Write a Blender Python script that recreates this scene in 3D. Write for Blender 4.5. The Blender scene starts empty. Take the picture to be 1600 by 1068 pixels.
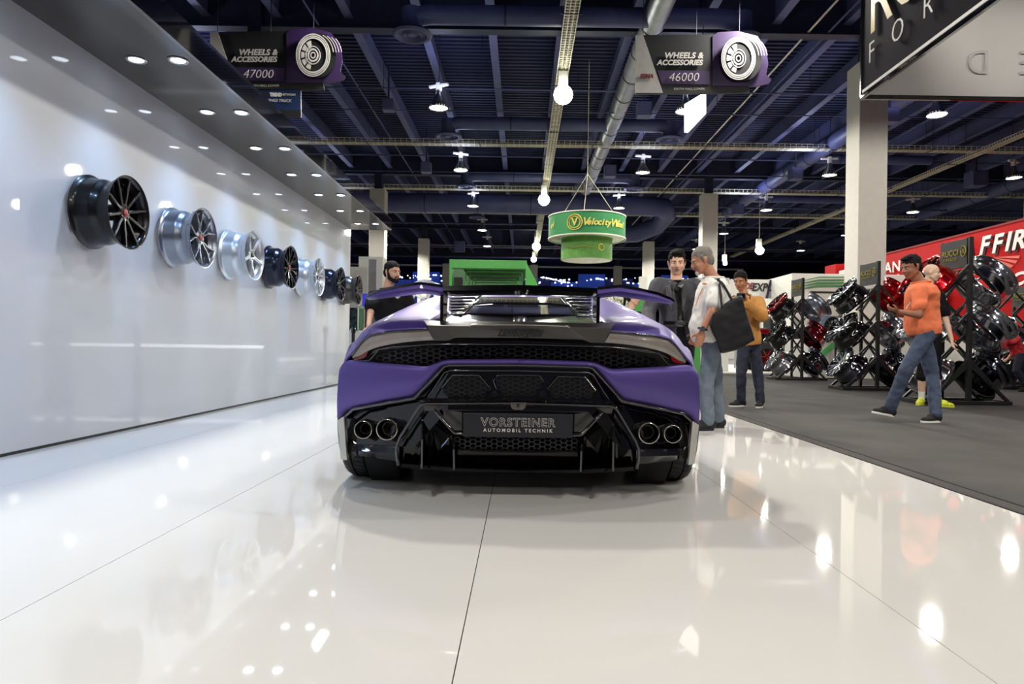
import bpy, bmesh, math, random
from math import sin, cos, pi, radians, sqrt, atan2
from mathutils import Vector, Matrix, noise
random.seed(7)
S = bpy.context.scene
COL = S.collection
F = 1067.0; VX, VY, HC, ROLL = 816.0, 539.0, 0.75, 0.014
X0 = -0.015           # centre plane of the car

# ---------------------------------------------------------------- camera, world, exposure
cam_data = bpy.data.cameras.new('camera')
cam_data.sensor_width = 36.0
cam_data.lens = 36.0 * F / 1600.0
cam_data.shift_x = -(VX - 800.0) / 1600.0
cam_data.shift_y = (VY - 534.0) / 1600.0
cam_data.clip_end = 400
cam = bpy.data.objects.new('camera', cam_data)
COL.objects.link(cam)
cam.location = (0, 0, HC)
cam.rotation_euler = (Matrix.Rotation(radians(90), 3, 'X') @ Matrix.Rotation(ROLL, 3, 'Z')).to_euler()
S.camera = cam
w = bpy.data.worlds.new('world'); S.world = w; w.use_nodes = True
w.node_tree.nodes['Background'].inputs[0].default_value = (0.25, 0.30, 0.50, 1)
w.node_tree.nodes['Background'].inputs[1].default_value = 0.10
S.view_settings.view_transform = 'Standard'
S.view_settings.look = 'None'
S.view_settings.gamma = 1
S.view_settings.use_curve_mapping = False
S.view_settings.exposure = 0.0
S.cycles.use_denoising = True
S.cycles.max_bounces = 8
S.cycles.sample_clamp_indirect = 6.0

def light(kind, name, loc, power, color=(1, 1, 1), size=0.4, target=None, spot=150, blend=0.6):
    d = bpy.data.lights.new(name, kind); d.energy = power; d.color = color
    if kind == 'AREA': d.shape = 'DISK'; d.size = size
    else: d.shadow_soft_size = size
    if kind == 'SPOT': d.spot_size = radians(spot); d.spot_blend = blend
    o = bpy.data.objects.new(name, d); COL.objects.link(o); o.location = loc
    t = Vector(target) if target else Vector(loc) + Vector((0, 0, -1))
    o.rotation_euler = (t - Vector(loc)).to_track_quat('-Z', 'Y').to_euler()
    return o

LAMP_Z = 8.5; HALL = 640
WARM = (1.0, 0.955, 0.88); COOL = (0.36, 0.60, 1.0)
# the hall's high-bay lamps (their housings are built with the ceiling) light everything from above
for Dl in (-9.5, -1.5, 6.5, 14.5, 22.5, 30.5, 38.4, 46.5, 54.0):
    for Xl in (-11.0, -2.85, 5.3, 13.6, 21.9):
        if Xl < -10 and Dl < 14: continue
        if Xl > 20 and (Dl < 14 or Dl > 40): continue
        light('SPOT', 'hall_light', (Xl, Dl, LAMP_Z - 0.25), HALL * (1.12 if Xl < 0 and Dl > -5 and Dl < 16 else 0.75 if Dl < -5 else 1.25 if Dl < 16 else 1.6 if Dl < 34 else 2.6), WARM, 0.25, spot=168, blend=0.2)
        if Dl > 14 and Dl < 40 and Xl < 20: light('SPOT', 'ceiling_fill', (Xl - (1.3 if Xl > 10 else 0), Dl, LAMP_Z + 0.5), 140, (0.62, 0.70, 1.0), 0.3, target=(Xl, Dl, 20), spot=170, blend=0.3)   # added upward light that brightens the ceiling around the lamps
# the booth's own spotlight behind the car, high under the roof: it throws the wing's shadow forward
light('SPOT', 'booth_or_fill_light', (-2.5, 10.6, 9.0), 2300, WARM, 0.20, target=(0, 2.5, 0), spot=75)
light('SPOT', 'booth_or_fill_light', (2.6, -1.0, 6.6), 1500, WARM, 0.3, target=(3.0, 8.0, 1.0), spot=56)  # added unseen fill near the viewpoint, brightens the people on the right

# ---------------------------------------------------------------- helpers
def U(px, py, D):
    """photograph pixel at depth D -> world point"""
    dx, dy = px - VX, VY - py
    x = dx * cos(ROLL) - dy * sin(ROLL); y = dx * sin(ROLL) + dy * cos(ROLL)
    return Vector((x / F * D, D, HC + y / F * D))

def lin(c):
    return tuple(((v / 255.0) / 12.92 if v <= 10 else (((v / 255.0) + 0.055) / 1.055) ** 2.4) for v in c) + (1,)

MATS = {}
def mat(name, col, rough=0.5, metal=0.0, var=0.08, vscale=6.0, bump=0.0, bscale=40.0, coat=0.0, emit=None, estr=0.0, trans=0.0, alpha=1.0, spec=0.5, rvar=0.0):
    if name in MATS: return MATS[name]
    m = bpy.data.materials.new(name); m.use_nodes = True
    nt = m.node_tree; b = nt.nodes['Principled BSDF']
    c = lin(col)
    tc = nt.nodes.new('ShaderNodeTexCoord')
    n = nt.nodes.new('ShaderNodeTexNoise'); n.inputs['Scale'].default_value = vscale; n.inputs['Detail'].default_value = 5
    nt.links.new(tc.outputs['Object'], n.inputs['Vector'])
    r = nt.nodes.new('ShaderNodeValToRGB')
    r.color_ramp.elements[0].position = 0.3; r.color_ramp.elements[1].position = 0.7
    r.color_ramp.elements[0].color = tuple(max(0, v * (1 - var)) for v in c[:3]) + (1,)
    r.color_ramp.elements[1].color = tuple(min(1, v * (1 + var)) for v in c[:3]) + (1,)
    nt.links.new(n.outputs['Fac'], r.inputs['Fac']); nt.links.new(r.outputs['Color'], b.inputs['Base Color'])
    b.inputs['Roughness'].default_value = rough; b.inputs['Metallic'].default_value = metal
    b.inputs['Coat Weight'].default_value = coat; b.inputs['Coat Roughness'].default_value = 0.025
    b.inputs['Transmission Weight'].default_value = trans; b.inputs['Alpha'].default_value = alpha
    b.inputs['Specular IOR Level'].default_value = spec
    if rvar:
        mr = nt.nodes.new('ShaderNodeMapRange'); mr.inputs['To Min'].default_value = max(0, rough - rvar); mr.inputs['To Max'].default_value = rough + rvar
        nt.links.new(n.outputs['Fac'], mr.inputs['Value']); nt.links.new(mr.outputs['Result'], b.inputs['Roughness'])
    if bump:
        n2 = nt.nodes.new('ShaderNodeTexNoise'); n2.inputs['Scale'].default_value = bscale; n2.inputs['Detail'].default_value = 3
        nt.links.new(tc.outputs['Object'], n2.inputs['Vector'])
        bp = nt.nodes.new('ShaderNodeBump'); bp.inputs['Strength'].default_value = bump; bp.inputs['Distance'].default_value = 0.01
        nt.links.new(n2.outputs['Fac'], bp.inputs['Height']); nt.links.new(bp.outputs['Normal'], b.inputs['Normal'])
    if emit:
        b.inputs['Emission Color'].default_value = lin(emit); b.inputs['Emission Strength'].default_value = estr
    MATS[name] = m
    return m

class MB:
    def __init__(s): s.v = []; s.f = []; s.m = []; s.mi = 0
    def add(s, vs, fs):
        o = len(s.v); s.v += [Vector(v) for v in vs]; s.f += [tuple(o + i for i in f) for f in fs]; s.m += [s.mi] * len(fs); return s
    def box(s, a, b):
        (x0, y0, z0), (x1, y1, z1) = a, b
        return s.add([(x0,y0,z0),(x1,y0,z0),(x1,y1,z0),(x0,y1,z0),(x0,y0,z1),(x1,y0,z1),(x1,y1,z1),(x0,y1,z1)],
                     [(3,2,1,0),(4,5,6,7),(0,1,5,4),(1,2,6,5),(2,3,7,6),(3,0,4,7)])
    def frame(s, d, up=(0, 0, 1)):
        d = Vector(d).normalized(); u = Vector(up)
        if abs(d.dot(u)) > 0.97: u = Vector((1, 0, 0))
        a = d.cross(u).normalized(); b = a.cross(d).normalized(); return a, b
    def bar(s, p, q, w, h=None, up=(0, 0, 1), w2=None, h2=None):
        h = h or w; w2 = w2 or w; h2 = h2 or h
        p, q = Vector(p), Vector(q); a, b = s.frame(q - p, up)
        vs = [p + a*x*w/2 + b*y*h/2 for x, y in ((-1,-1),(1,-1),(1,1),(-1,1))] + [q + a*x*w2/2 + b*y*h2/2 for x, y in ((-1,-1),(1,-1),(1,1),(-1,1))]
        return s.add(vs, [(0,1,2,3),(7,6,5,4),(0,4,5,1),(1,5,6,2),(2,6,7,3),(3,7,4,0)])
    def tube(s, pts, r, n=10, closed=False, up=(0, 0, 1)):
        pts = [Vector(p) for p in pts]; N = len(pts); rs = r if isinstance(r, (list, tuple)) else [r]*N
        vs = []; fs = []
        for i, p in enumerate(pts):
            if closed: d = pts[(i+1) % N] - pts[i-1]
            else: d = pts[min(i+1, N-1)] - pts[max(i-1, 0)]
            a, b = s.frame(d, up)
            vs += [p + (a*cos(2*pi*k/n) + b*sin(2*pi*k/n))*rs[i] for k in range(n)]
        for i in range(N if closed else N-1):
            j = (i+1) % N
            for k in range(n): fs.append((i*n+k, i*n+(k+1) % n, j*n+(k+1) % n, j*n+k))
        if not closed: fs += [tuple(range(n-1, -1, -1)), tuple((N-1)*n+k for k in range(n))]
        return s.add(vs, fs)
    def lathe(s, prof, n=32, M=None, closed=False):
        M = M or Matrix(); vs = []; fs = []; P = len(prof)
        for k in range(n):
            t = 2*pi*k/n
            vs += [M @ Vector((r*cos(t), r*sin(t), z)) for r, z in prof]
        for k in range(n):
            j = (k+1) % n
            for i in range(P if closed else P-1):
                i2 = (i+1) % P
                fs.append((k*P+i, j*P+i, j*P+i2, k*P+i2))
        if not closed:
            for i in (0, P-1):
                if prof[i][0] > 1e-4: fs.append(tuple(k*P+i for k in (range(n) if i else range(n-1, -1, -1))))
        return s.add(vs, fs)
    def ell(s, c, ax, n=14, m=9):
        c = Vector(c); A, B, C = [Vector(x) for x in ax]; vs = [c + C]; fs = []
        for i in range(1, m):
            ph = pi*i/m
            vs += [c + C*cos(ph) + (A*cos(2*pi*k/n) + B*sin(2*pi*k/n))*sin(ph) for k in range(n)]
        vs.append(c - C); L = len(vs)-1
        for k in range(n):
            fs.append((0, 1+k, 1+(k+1) % n)); fs.append((L, L-n+(k+1) % n, L-n+k))
            for i in range(m-2): fs.append((1+i*n+k, 1+(i+1)*n+k, 1+(i+1)*n+(k+1) % n, 1+i*n+(k+1) % n))
        return s.add(vs, fs)
    def caps(s, p, q, r0, r1, n=12):
        p, q = Vector(p), Vector(q); d = (q-p); L = d.length
        if L < 1e-5: return s.ell(p, ((r0,0,0),(0,r0,0),(0,0,r0)))
        d /= L; pts = []; rs = []
        for t in (1.0, .92, .7, .38): pts.append(p - d*r0*t); rs.append(r0*sqrt(max(0.0004, 1-t*t)))
        pts += [p, q]; rs += [r0, r1]
        for t in (.38, .7, .92, 1.0): pts.append(q + d*r1*t); rs.append(r1*sqrt(max(0.0004, 1-t*t)))
        a, b = s.frame(d); N = len(pts); vs = []; fs = []
        for i, c in enumerate(pts): vs += [c + (a*cos(2*pi*k/n) + b*sin(2*pi*k/n))*rs[i] for k in range(n)]
        for i in range(N-1):
            for k in range(n): fs.append((i*n+k, i*n+(k+1) % n, (i+1)*n+(k+1) % n, (i+1)*n+k))
        fs += [tuple(range(n-1, -1, -1)), tuple((N-1)*n+k for k in range(n))]
        return s.add(vs, fs)
    def loft(s, rings, cap=True, closed=True):
        n = len(rings[0]); vs = [p for r in rings for p in r]; fs = []
        for i in range(len(rings)-1):
            for k in range(n if closed else n-1): fs.append((i*n+k, i*n+(k+1) % n, (i+1)*n+(k+1) % n, (i+1)*n+k))
        if cap: fs += [tuple(range(n-1, -1, -1)), tuple((len(rings)-1)*n+k for k in range(n))]
        return s.add(vs, fs)
    def prism(s, pts, off):
        off = Vector(off); n = len(pts); vs = [Vector(p) for p in pts] + [Vector(p)+off for p in pts]
        fs = [tuple(range(n)), tuple(range(2*n-1, n-1, -1))] + [(i, i+n, (i+1) % n + n, (i+1) % n) for i in range(n)]
        return s.add(vs, fs)
    def build(s, name, m, parent=None, smooth=False, bevel=0, world=False, remesh=0, sm=0, sub=0, disp=0, dsize=.1, wn=False, autos=None, solid=0):
        vs = s.v
        if world and parent is not None:
            o = Vector(parent.location); pp = parent.parent
            while pp: o += Vector(pp.location); pp = pp.parent
            vs = [v - o for v in vs]
        me = bpy.data.meshes.new(name); me.from_pydata([tuple(v) for v in vs], [], s.f)
        bm = bmesh.new(); bm.from_mesh(me); bmesh.ops.recalc_face_normals(bm, faces=bm.faces); bm.to_mesh(me); bm.free()
        for mm in (m if isinstance(m, (list, tuple)) else [m]): me.materials.append(mm)
        if isinstance(m, (list, tuple)): me.polygons.foreach_set('material_index', s.m)
        ob = bpy.data.objects.new(name, me); COL.objects.link(ob)
        if parent is not None: ob.parent = parent
        if smooth: me.polygons.foreach_set('use_smooth', [True]*len(me.polygons))
        if autos: 
            me.polygons.foreach_set('use_smooth', [True]*len(me.polygons)); me.set_sharp_from_angle(angle=radians(autos))
        if solid:
            md = ob.modifiers.new('solid', 'SOLIDIFY'); md.thickness = solid; md.offset = 0
        if remesh:
            md = ob.modifiers.new('remesh', 'REMESH'); md.mode = 'VOXEL'; md.voxel_size = remesh; md.use_smooth_shade = True
        if sm:
            md = ob.modifiers.new('smooth', 'SMOOTH'); md.iterations = sm; md.factor = 0.5
        if sub:
            md = ob.modifiers.new('sub', 'SUBSURF'); md.levels = sub; md.render_levels = sub
        if disp:
            tx = bpy.data.textures.new('folds', 'CLOUDS'); tx.noise_scale = dsize; tx.noise_depth = 1
            md = ob.modifiers.new('disp', 'DISPLACE'); md.texture = tx; md.strength = disp; md.mid_level = 0.5
        if bevel:
            md = ob.modifiers.new('bevel', 'BEVEL'); md.width = bevel; md.segments = 2; md.limit_method = 'ANGLE'; md.angle_limit = radians(35)
        return ob

def thing(name, label, cat, loc=(0, 0, 0), rot=None, group=None):
    o = bpy.data.objects.new(name, None); COL.objects.link(o); o.location = loc; o.empty_display_size = 0.1
    if rot is not None: o.rotation_euler = rot
    o['label'] = label; o['category'] = cat
    if group: o['group'] = group
    return o
def tag(o, label=None, cat=None, group=None, kind=None):
    if label: o['label'] = label
    if cat: o['category'] = cat
    if group: o['group'] = group
    if kind: o['kind'] = kind
    return o
def struct(o): o['kind'] = 'structure'; return o

def text(body, m, loc, xdir, up, size, parent=None, extrude=0.004, shear=0.0, spacing=1.0, align='CENTER', sx=1.0, offset=0.0, name='lettering'):
    c = bpy.data.curves.new(name, 'FONT'); c.body = body; c.size = size; c.extrude = extrude; c.shear = shear
    c.space_character = spacing; c.align_x = align; c.align_y = 'CENTER'; c.offset = offset; c.resolution_u = 3
    c.materials.append(m)
    o = bpy.data.objects.new(name, c); COL.objects.link(o)
    x = Vector(xdir).normalized(); u = Vector(up).normalized(); z = x.cross(u).normalized()
    M = Matrix((x*sx, u, z)).transposed().to_4x4(); M.translation = Vector(loc)
    if parent is not None:
        base = Matrix.Translation(parent.location) @ parent.rotation_euler.to_matrix().to_4x4() if parent.parent is None else Matrix.Translation(parent.location + parent.parent.location)
        o.parent = parent; M = base.inverted() @ M
    o.matrix_local = M
    return o

def copy_tree(o, parent=None):
    c = o.copy(); COL.objects.link(c)
    if parent is not None: c.parent = parent
    for ch in list(o.children): copy_tree(ch, c)
    return c

def crs(pts, n):
    """Catmull-Rom through points, n samples per span"""
    pts = [Vector(p) for p in pts]; P = [2*pts[0]-pts[1]] + pts + [2*pts[-1]-pts[-2]]; out = []
    for i in range(1, len(P)-2):
        p0, p1, p2, p3 = P[i-1:i+3]
        for k in range(n):
            t = k/n
            out.append(0.5*((2*p1)+(p2-p0)*t+(2*p0-5*p1+4*p2-p3)*t*t+(3*p1-p0-3*p2+p3)*t*t*t))
    out.append(pts[-1]); return out

# ---------------------------------------------------------------- materials
M_white_floor = mat('white_floor', (222, 220, 215), 0.035, var=0.012, vscale=0.8, spec=0.6)
M_wall = mat('glossy_wall', (190, 194, 200), 0.4, var=0.02, vscale=0.7, spec=0.3, coat=0.55)
M_soffit = mat('soffit', (22, 24, 29), 0.16, var=0.1, coat=0.5, spec=0.5)
M_fascia = mat('fascia', (4, 4, 10), 0.05, coat=1.0)
M_carpet = mat('aisle_carpet', (66, 64, 61), 0.95, var=0.22, vscale=1.4, bump=0.6, bscale=160)
M_dcarpet = mat('dark_carpet', (52, 49, 50), 0.95, var=0.2, vscale=3, bump=0.6, bscale=160)
M_conc = mat('hall_floor', (92, 90, 88), 0.7, var=0.15, vscale=0.6)
M_deck = mat('deck', (44, 48, 84), 0.7, var=0.15, vscale=0.5)
M_beam = mat('ceiling_steel', (84, 88, 128), 0.6, var=0.15, vscale=1.2)
M_dark = mat('dark_steel', (34, 37, 62), 0.6, var=0.2)
M_duct = mat('duct_paint', (74, 79, 122), 0.5, var=0.12, vscale=1.5)
M_silver = mat('galvanised_duct', (170, 172, 182), 0.42, metal=0.7, var=0.15, vscale=3)
M_tray = mat('cable_tray', (232, 226, 202), 0.5)
M_col = mat('column_paint', (212, 208, 198), 0.75, var=0.03)
M_black = mat('gloss_black', (8, 8, 11), 0.09, coat=0.8, spec=0.6)
M_sblack = mat('satin_black', (14, 14, 17), 0.42)
M_mblack = mat('matte_black', (18, 18, 20), 0.75, bump=.1)
M_chrome = mat('chrome', (225, 227, 232), 0.13, metal=1.0, var=0.03)
M_whitep = mat('white_paint', (222, 220, 214), 0.5)
M_rubber = mat('tyre_rubber', (27, 27, 29), 0.72, bump=0.25, bscale=90)
# ================================================================ FLOORS
fl = MB().box((-60, -14, -0.30), (70, 95, -0.03)).build('floor', M_conc); struct(fl)
wf = bpy.data.objects.new('floor_booth', None); COL.objects.link(wf); struct(wf)
sx = [-3.27, -2.606, -1.376, -0.145, 1.085, 2.32]
for i in range(5):
    MB().box((sx[i] + .0014, 0.9, -0.03), (sx[i+1] - .0014, 15.5, 0.0)).build('floor_panel', M_white_floor, wf, bevel=0.0008)
tag(MB().box((2.345, -6, -0.03), (5.45, 21, 0.0)).build('carpet', M_carpet), 'mottled grey aisle carpet beside the white booth floor', 'carpet')
tag(MB().box((-3.27, -6, -0.03), (2.31, 0.89, 0.0)).build('carpet', M_dcarpet), 'dark carpet behind the viewpoint, before the white booth floor', 'carpet')
struct(MB().box((2.322, -6, -0.03), (2.343, 15.5, 0.004)).build('trim_1', M_mblack))
ce = MB().box((2.44, -6, 0.0), (2.462, 30, 0.003)).build('carpet_seam', M_mblack); tag(ce, 'black seam tape along the edge of the grey aisle carpet', 'tape')
tag(MB().box((5.452, -6, -0.03), (14.0, 19.9, -0.001)).build('carpet', M_dcarpet), 'dark charcoal carpet under the black wheel racks', 'carpet')
# ================================================================ LEFT DISPLAY WALL
wl = MB().box((-3.42, -6, 0.02), (-3.27, 12.9, 2.89)).build('wall_left', M_wall); struct(wl)
struct(MB().box((-3.40, -6, 0.0), (-3.272, 12.9, 0.02)).build('baseboard_left', M_sblack))
sof = MB().box((-3.6, -6, 2.89), (-2.53, 12.9, 2.93)).build('ceiling_soffit', M_soffit); struct(sof)
fa = MB().box((-2.53, -6, 2.888), (-2.50, 12.92, 3.10)).box((-3.6, 12.9, 2.888), (-2.50, 12.92, 3.10)).box((-3.6, -6, 3.08), (-2.53, 12.9, 3.10)).build('trim_2', M_fascia, bevel=.003); struct(fa)
M_dl = mat('downlight_glow', (255, 255, 255), 0.3, emit=(235, 243, 255), estr=14)
ring = MB().lathe([(0.052, 0), (0.075, 0), (0.075, -0.006), (0.066, -0.010), (0.052, -0.004)], 24, closed=True)
disc = MB().lathe([(0.0001, -0.002), (0.052, -0.002), (0.052, 0.0), (0.0001, 0.0)], 20)
dl = thing('downlight', 'round recessed downlight glowing in the dark glossy soffit', 'downlight', (0, 0, 2.889), group='paired downlights in the soffit')
ring.build('trim_ring', M_chrome, dl, smooth=True); disc.build('lens', M_dl, dl)
first = True
for k in range(-4, 7):
    for xx in (-2.98, -2.66):
        Dk = 5.22 + 1.17 * k
        o = dl if first else copy_tree(dl); first = False
        o.location = (xx, Dk, 2.889)
        ordn = ('nearest', 'second', 'third', 'fourth', 'fifth', 'sixth', 'seventh', 'eighth')[max(0, min(7, k))]
        if k < 0: o['label'] = 'recessed downlight of the soffit, outside the picture beside the viewpoint'
        if k >= 0: o['label'] = '%s downlight %s in the dark glossy soffit, glowing white' % (ordn, 'of the row next to the wall' if xx < -2.8 else 'of the row along the outer edge')
    light('SPOT', 'soffit_light', (-2.82, 5.22 + 1.17*k, 2.86), 80, COOL, 0.07, spot=100, blend=1.0, target=(-2.82, 5.22 + 1.17*k, 0))
# ================================================================ CEILING
struct(MB().box((-60, -14, 11.3), (70, 96, 11.5)).build('ceiling', M_deck))
CE = bpy.data.objects['ceiling']
d = MB(); y = 8.0
while y < 74:
    d.box((-34, y, 11.18), (48, y + .13, 11.3)); y += .30
d.build('deck_rib', M_deck, CE)['kind'] = 'stuff'
for i in range(-15, 20):
    X = 1.07 + 2.13*i
    MB().box((X-.13, 8, 10.45), (X+.13, 74, 10.48)).box((X-.025, 8, 10.48), (X+.025, 74, 11.18)).build('ceiling_beam', M_beam, CE)
for Dg in (3.0, 20.5, 38.0, 55.5, 72.5):
    MB().box((-45, Dg-.18, 10.12), (50, Dg+.18, 10.17)).box((-45, Dg-.05, 10.17), (50, Dg+.05, 11.25)).build('girder', M_dark if Dg < 90 else M_beam, CE)
# sprinkler pipes and conduits
pp = [(24.5, 9.9, .03), (26.2, 9.7, .025), (33.2, 9.9, .035), (43, 9.6, .05), (50, 9.6, .06), (60, 9.3, .09), (35.5, 9.7, .03), (66, 9.2, .08)]
for Dp, zp, rp in pp:
    MB().tube([(-30, Dp, zp), (45, Dp, zp)], rp, 8).build('sprinkler_pipe', M_beam, CE, smooth=True)
for Xp in (-6.2, 8.4, 9.0, 16.5, 24):
    MB().tube([(Xp, 9, 10.2), (Xp, 66, 10.2)], .03, 8).build('conduit', M_tray if Xp in (8.4,) else M_beam, CE, smooth=True)
for Xp, Dp in [(-12, 22), (-5, 24), (-1.5, 23), (2, 26), (4, 23), (7, 25), (10, 24), (-8, 31), (-3, 33), (0, 32), (6, 33), (12, 32), (16, 33), (20, 31)]:
    MB().tube([(Xp, Dp, 9.7), (Xp, Dp, 11.2)], .012, 6).build('hanger_rod', M_dark, CE)
# columns
for i, (cx, cy) in enumerate([(10.25, 20.5), (-8.1, 20.5), (-8.1, 38), (10.25, 38), (-8.1, 55.5), (10.15, 55.5), (-8.1, 72.5), (10.0, 72.5), (1.1, 72.5), (28.5, 38), (28.5, 20.5)]):
    b = .42
    c = MB().box((cx-b, cy-b, -.03), (cx+b, cy+b, 9.26)).build('column', M_col, bevel=.02)
    struct(c)
    MB().box((cx-.2, cy-.2, 9.26), (cx+.2, cy+.2, 11.2)).build('steel_post', M_dark, c)
# cable trays: wire baskets
def tray(p, q, wd, label, step=.16, hh=.12):
    t = thing('cable_tray', label, 'cable tray', (0, 0, 0))
    p, q = Vector(p), Vector(q); dr = (q-p).normalized(); sd = Vector((0, 0, 1)).cross(dr)
    L = (q-p).length; t.location = p
    m = MB()
    for a, z in ((-.5, 0), (.5, 0), (-.5, hh), (.5, hh), (-.17, 0), (.17, 0)):
        m.bar(p+sd*a*wd+Vector((0,0,z)), q+sd*a*wd+Vector((0,0,z)), .018)
    m.build('side_rail', M_tray, t, world=True)
    m = MB(); n = int(L/step)
    for i in range(n):
        c = p + dr*(i*step)
        m.bar(c-sd*wd*.5, c+sd*wd*.5, .02)
        m.bar(c-sd*wd*.5, c-sd*wd*.5+Vector((0,0,hh)), .02, up=(1,0,0)); m.bar(c+sd*wd*.5, c+sd*wd*.5+Vector((0,0,hh)), .02, up=(1,0,0))
    m.build('rung', M_tray, t, world=True)['kind'] = 'stuff'
    m = MB()
    for a in (-.3, -.1, .12, .3): m.tube([p+sd*a*wd+Vector((0,0,.05)), q+sd*a*wd+Vector((0,0,.05))], .03, 6)
    m.build('cable', mat('cable', (150, 146, 128), .6), t, world=True)
    n = int(L/5)
    for i in range(1, n):
        c = p + dr*(i*5.0)
        MB().bar(c-sd*(wd*.5+.1), c+sd*(wd*.5+.1), .03).bar(c-sd*(wd*.5+.08), c-sd*(wd*.5+.08)+Vector((0,0,1.6)), .015, up=(1,0,0)).bar(c+sd*(wd*.5+.08), c+sd*(wd*.5+.08)+Vector((0,0,1.6)), .015, up=(1,0,0)).build('hanger', M_dark, t, world=True)
tray((1.18, 8, 9.5), (1.18, 68, 9.5), .36, 'wire cable tray running away over the car towards the far wall')
tray((20.1, 12, 9.5), (20.1, 66, 9.5), .36, 'wire cable tray running diagonally at the upper right')
for Dt, nm in ((30.4, 'nearest crosswise wire cable tray, below the hanging aisle signs'), (39.2, 'second crosswise wire cable tray, behind the beige columns'), (46.2, 'third crosswise wire cable tray'), (62.6, 'farthest crosswise wire cable tray, low over the green booth')):
    tray((-22, Dt, 9.62), (36, Dt, 9.62), .36, nm, .25, .2)
# ducts
def duct(pts, r, label, m=M_duct, seams=3.0, n=20):
    t = thing('air_duct', label, 'duct', pts[0])
    MB().tube(pts, r, n).build('duct_pipe', m, t, smooth=False, world=True, autos=50)
    for a, b in zip(pts[:-1], pts[1:]):
        a, b = Vector(a), Vector(b); L = (b-a).length
        for i in range(int(L/seams)):
            c = a + (b-a)*((i+.5)*seams/L); dd = (b-a).normalized()*.03
            MB().tube([c-dd, c+dd], r*1.04, n).build('duct_band', M_dark, t, world=True, autos=50)
    return t
def diffuser(x, y, z, s, parent):
    p = [(0.0001, -.02*s), (.12*s, -.02*s), (.16*s, .03*s), (.2*s, .03*s), (.25*s, -.04*s), (.3*s, .03*s), (.36*s, .03*s), (.42*s, -.05*s), (.5*s, -.05*s), (.56*s, 0), (.5*s, .08*s), (.3*s, .12*s), (.3*s, .7*s), (.0001, .7*s)]
    MB().lathe(p, 24, Matrix.Translation((x, y, z))).build('diffuser', M_duct, parent, world=True, autos=35)
for Dd, nm in ((19.1, 'nearest crosswise round air duct with an elbow outlet at each end'), (28.4, 'second crosswise air duct above the first cable tray'), (37.4, 'third crosswise air duct with round outlets'), (46.5, 'farthest thin crosswise air duct')):
    t = duct([(-3.2, Dd, 9.45), (-3.2, Dd, 9.75), (-3.0, Dd, 9.9), (-2.7, Dd, 9.95), (5.5, Dd, 9.95), (5.8, Dd, 9.9), (6.0, Dd, 9.75), (6.0, Dd, 9.45)], .27, nm, seams=4.2)
    diffuser(-3.2, Dd, 9.38, 1.0, t); diffuser(6.0, Dd, 9.38, 1.0, t)
duct([(3.6, 7, 9.95), (3.6, 18.6, 9.95), (3.6, 27.9, 9.95), (3.6, 40, 9.9)], .33, 'galvanised silver air duct running away beside the central cable tray', M_silver, 1.8)
t = duct([(-14, 41.5, 9.3), (7.6, 41.5, 9.3), (8.6, 41.9, 9.3), (9.0, 43, 9.1), (8.6, 44.2, 8.6), (7.4, 45, 8.2), (5.4, 45.4, 8.2)], .58, 'thickest air duct, crossing behind the cable trays and bending back at its end', seams=3.2)
duct([(13.7, 19, 9.95), (13.7, 60, 9.95)], .36, 'painted air duct running away above the right-hand high-bay lamps', seams=2.5)
duct([(26.8, 21, 9.95), (26.8, 62, 9.95)], .40, 'painted air duct running away above the red booth wall', seams=3)
for Dd in (24, 33, 42): duct([(13.7, Dd, 9.95), (19.6, Dd, 9.95)], .22, 'thin side branch duct, %s of the three off the right-hand air duct' % {24: 'nearest', 33: 'middle', 42: 'farthest'}[Dd], seams=3)
# ceiling boxes (speakers)
for i, (px, py, D, s) in enumerate([(607, 165, 24, 9), (1006, 172, 24, 11), (953, 268, 31, 9), (666, 262, 31, 8), (718, 385, 56, 8), (1243, 272, 32, 9), (1390, 182, 24, 11), (1525, 280, 33, 12), (1153, 328, 41, 8)]):
    c = U(px, py, D); r = s*D/F
    t = thing('ceiling_speaker', 'grey-blue box loudspeaker hung from the ceiling, ' + ['left of the first round duct', 'below the 46000 sign', 'right of the silver duct', 'left of the lamp row', 'above the green booth', 'above the right-hand tray', 'right of the big column top', 'at the far upper right', 'right of the beige column top'][i], 'loudspeaker', c)
    MB().box(c+Vector((-r, -r, -r)), c+Vector((r, r, r))).build('box', M_duct, t, world=True, bevel=.03)
    MB().box(c+Vector((-.8*r, -r-.03, -.8*r)), c+Vector((.8*r, -r, .8*r))).build('front_grille', M_beam, t, world=True)
    MB().box(c+Vector((-.03, -.03, r)), Vector((c.x+.03, c.y+.03, 10.5))).build('bracket', M_dark, t, world=True)
# lamps
M_lamp = mat('lamp_glow', (255, 255, 255), .4, emit=(255, 252, 240), estr=11)
M_alu = mat('lamp_reflector', (120, 122, 130), .3, metal=.8)
lp = thing('high_bay_lamp', 'x', 'lamp', (0, 0, LAMP_Z), group='high-bay lamps hung in rows')
MB().lathe([(.0001, .55), (.10, .55), (.13, .38), (.26, .14), (.33, 0), (.315, 0), (.24, .14), (.11, .36), (.0001, .37)], 24).build('reflector', M_alu, lp, smooth=True)
MB().lathe([(.0001, .03), (.305, .03), (.305, .05), (.0001, .05)], 20).build('lens', M_lamp, lp)
MB().box((-.08, -.08, .55), (.08, .08, .85)).build('ballast', M_whitep, lp, bevel=.02)
MB().box((-.36, -.05, .72), (.36, .05, .80)).build('crossbar', M_whitep, lp, bevel=.01)
MB().tube([(0, 0, .85), (0, 0, 2.75)], .012, 6).build('chain', M_dark, lp)
fst = True
rn = {14.5: 'nearest', 22.5: 'nearest visible', 30.5: 'second', 38.4: 'third', 46.5: 'fourth', 54.0: 'farthest'}
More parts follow.
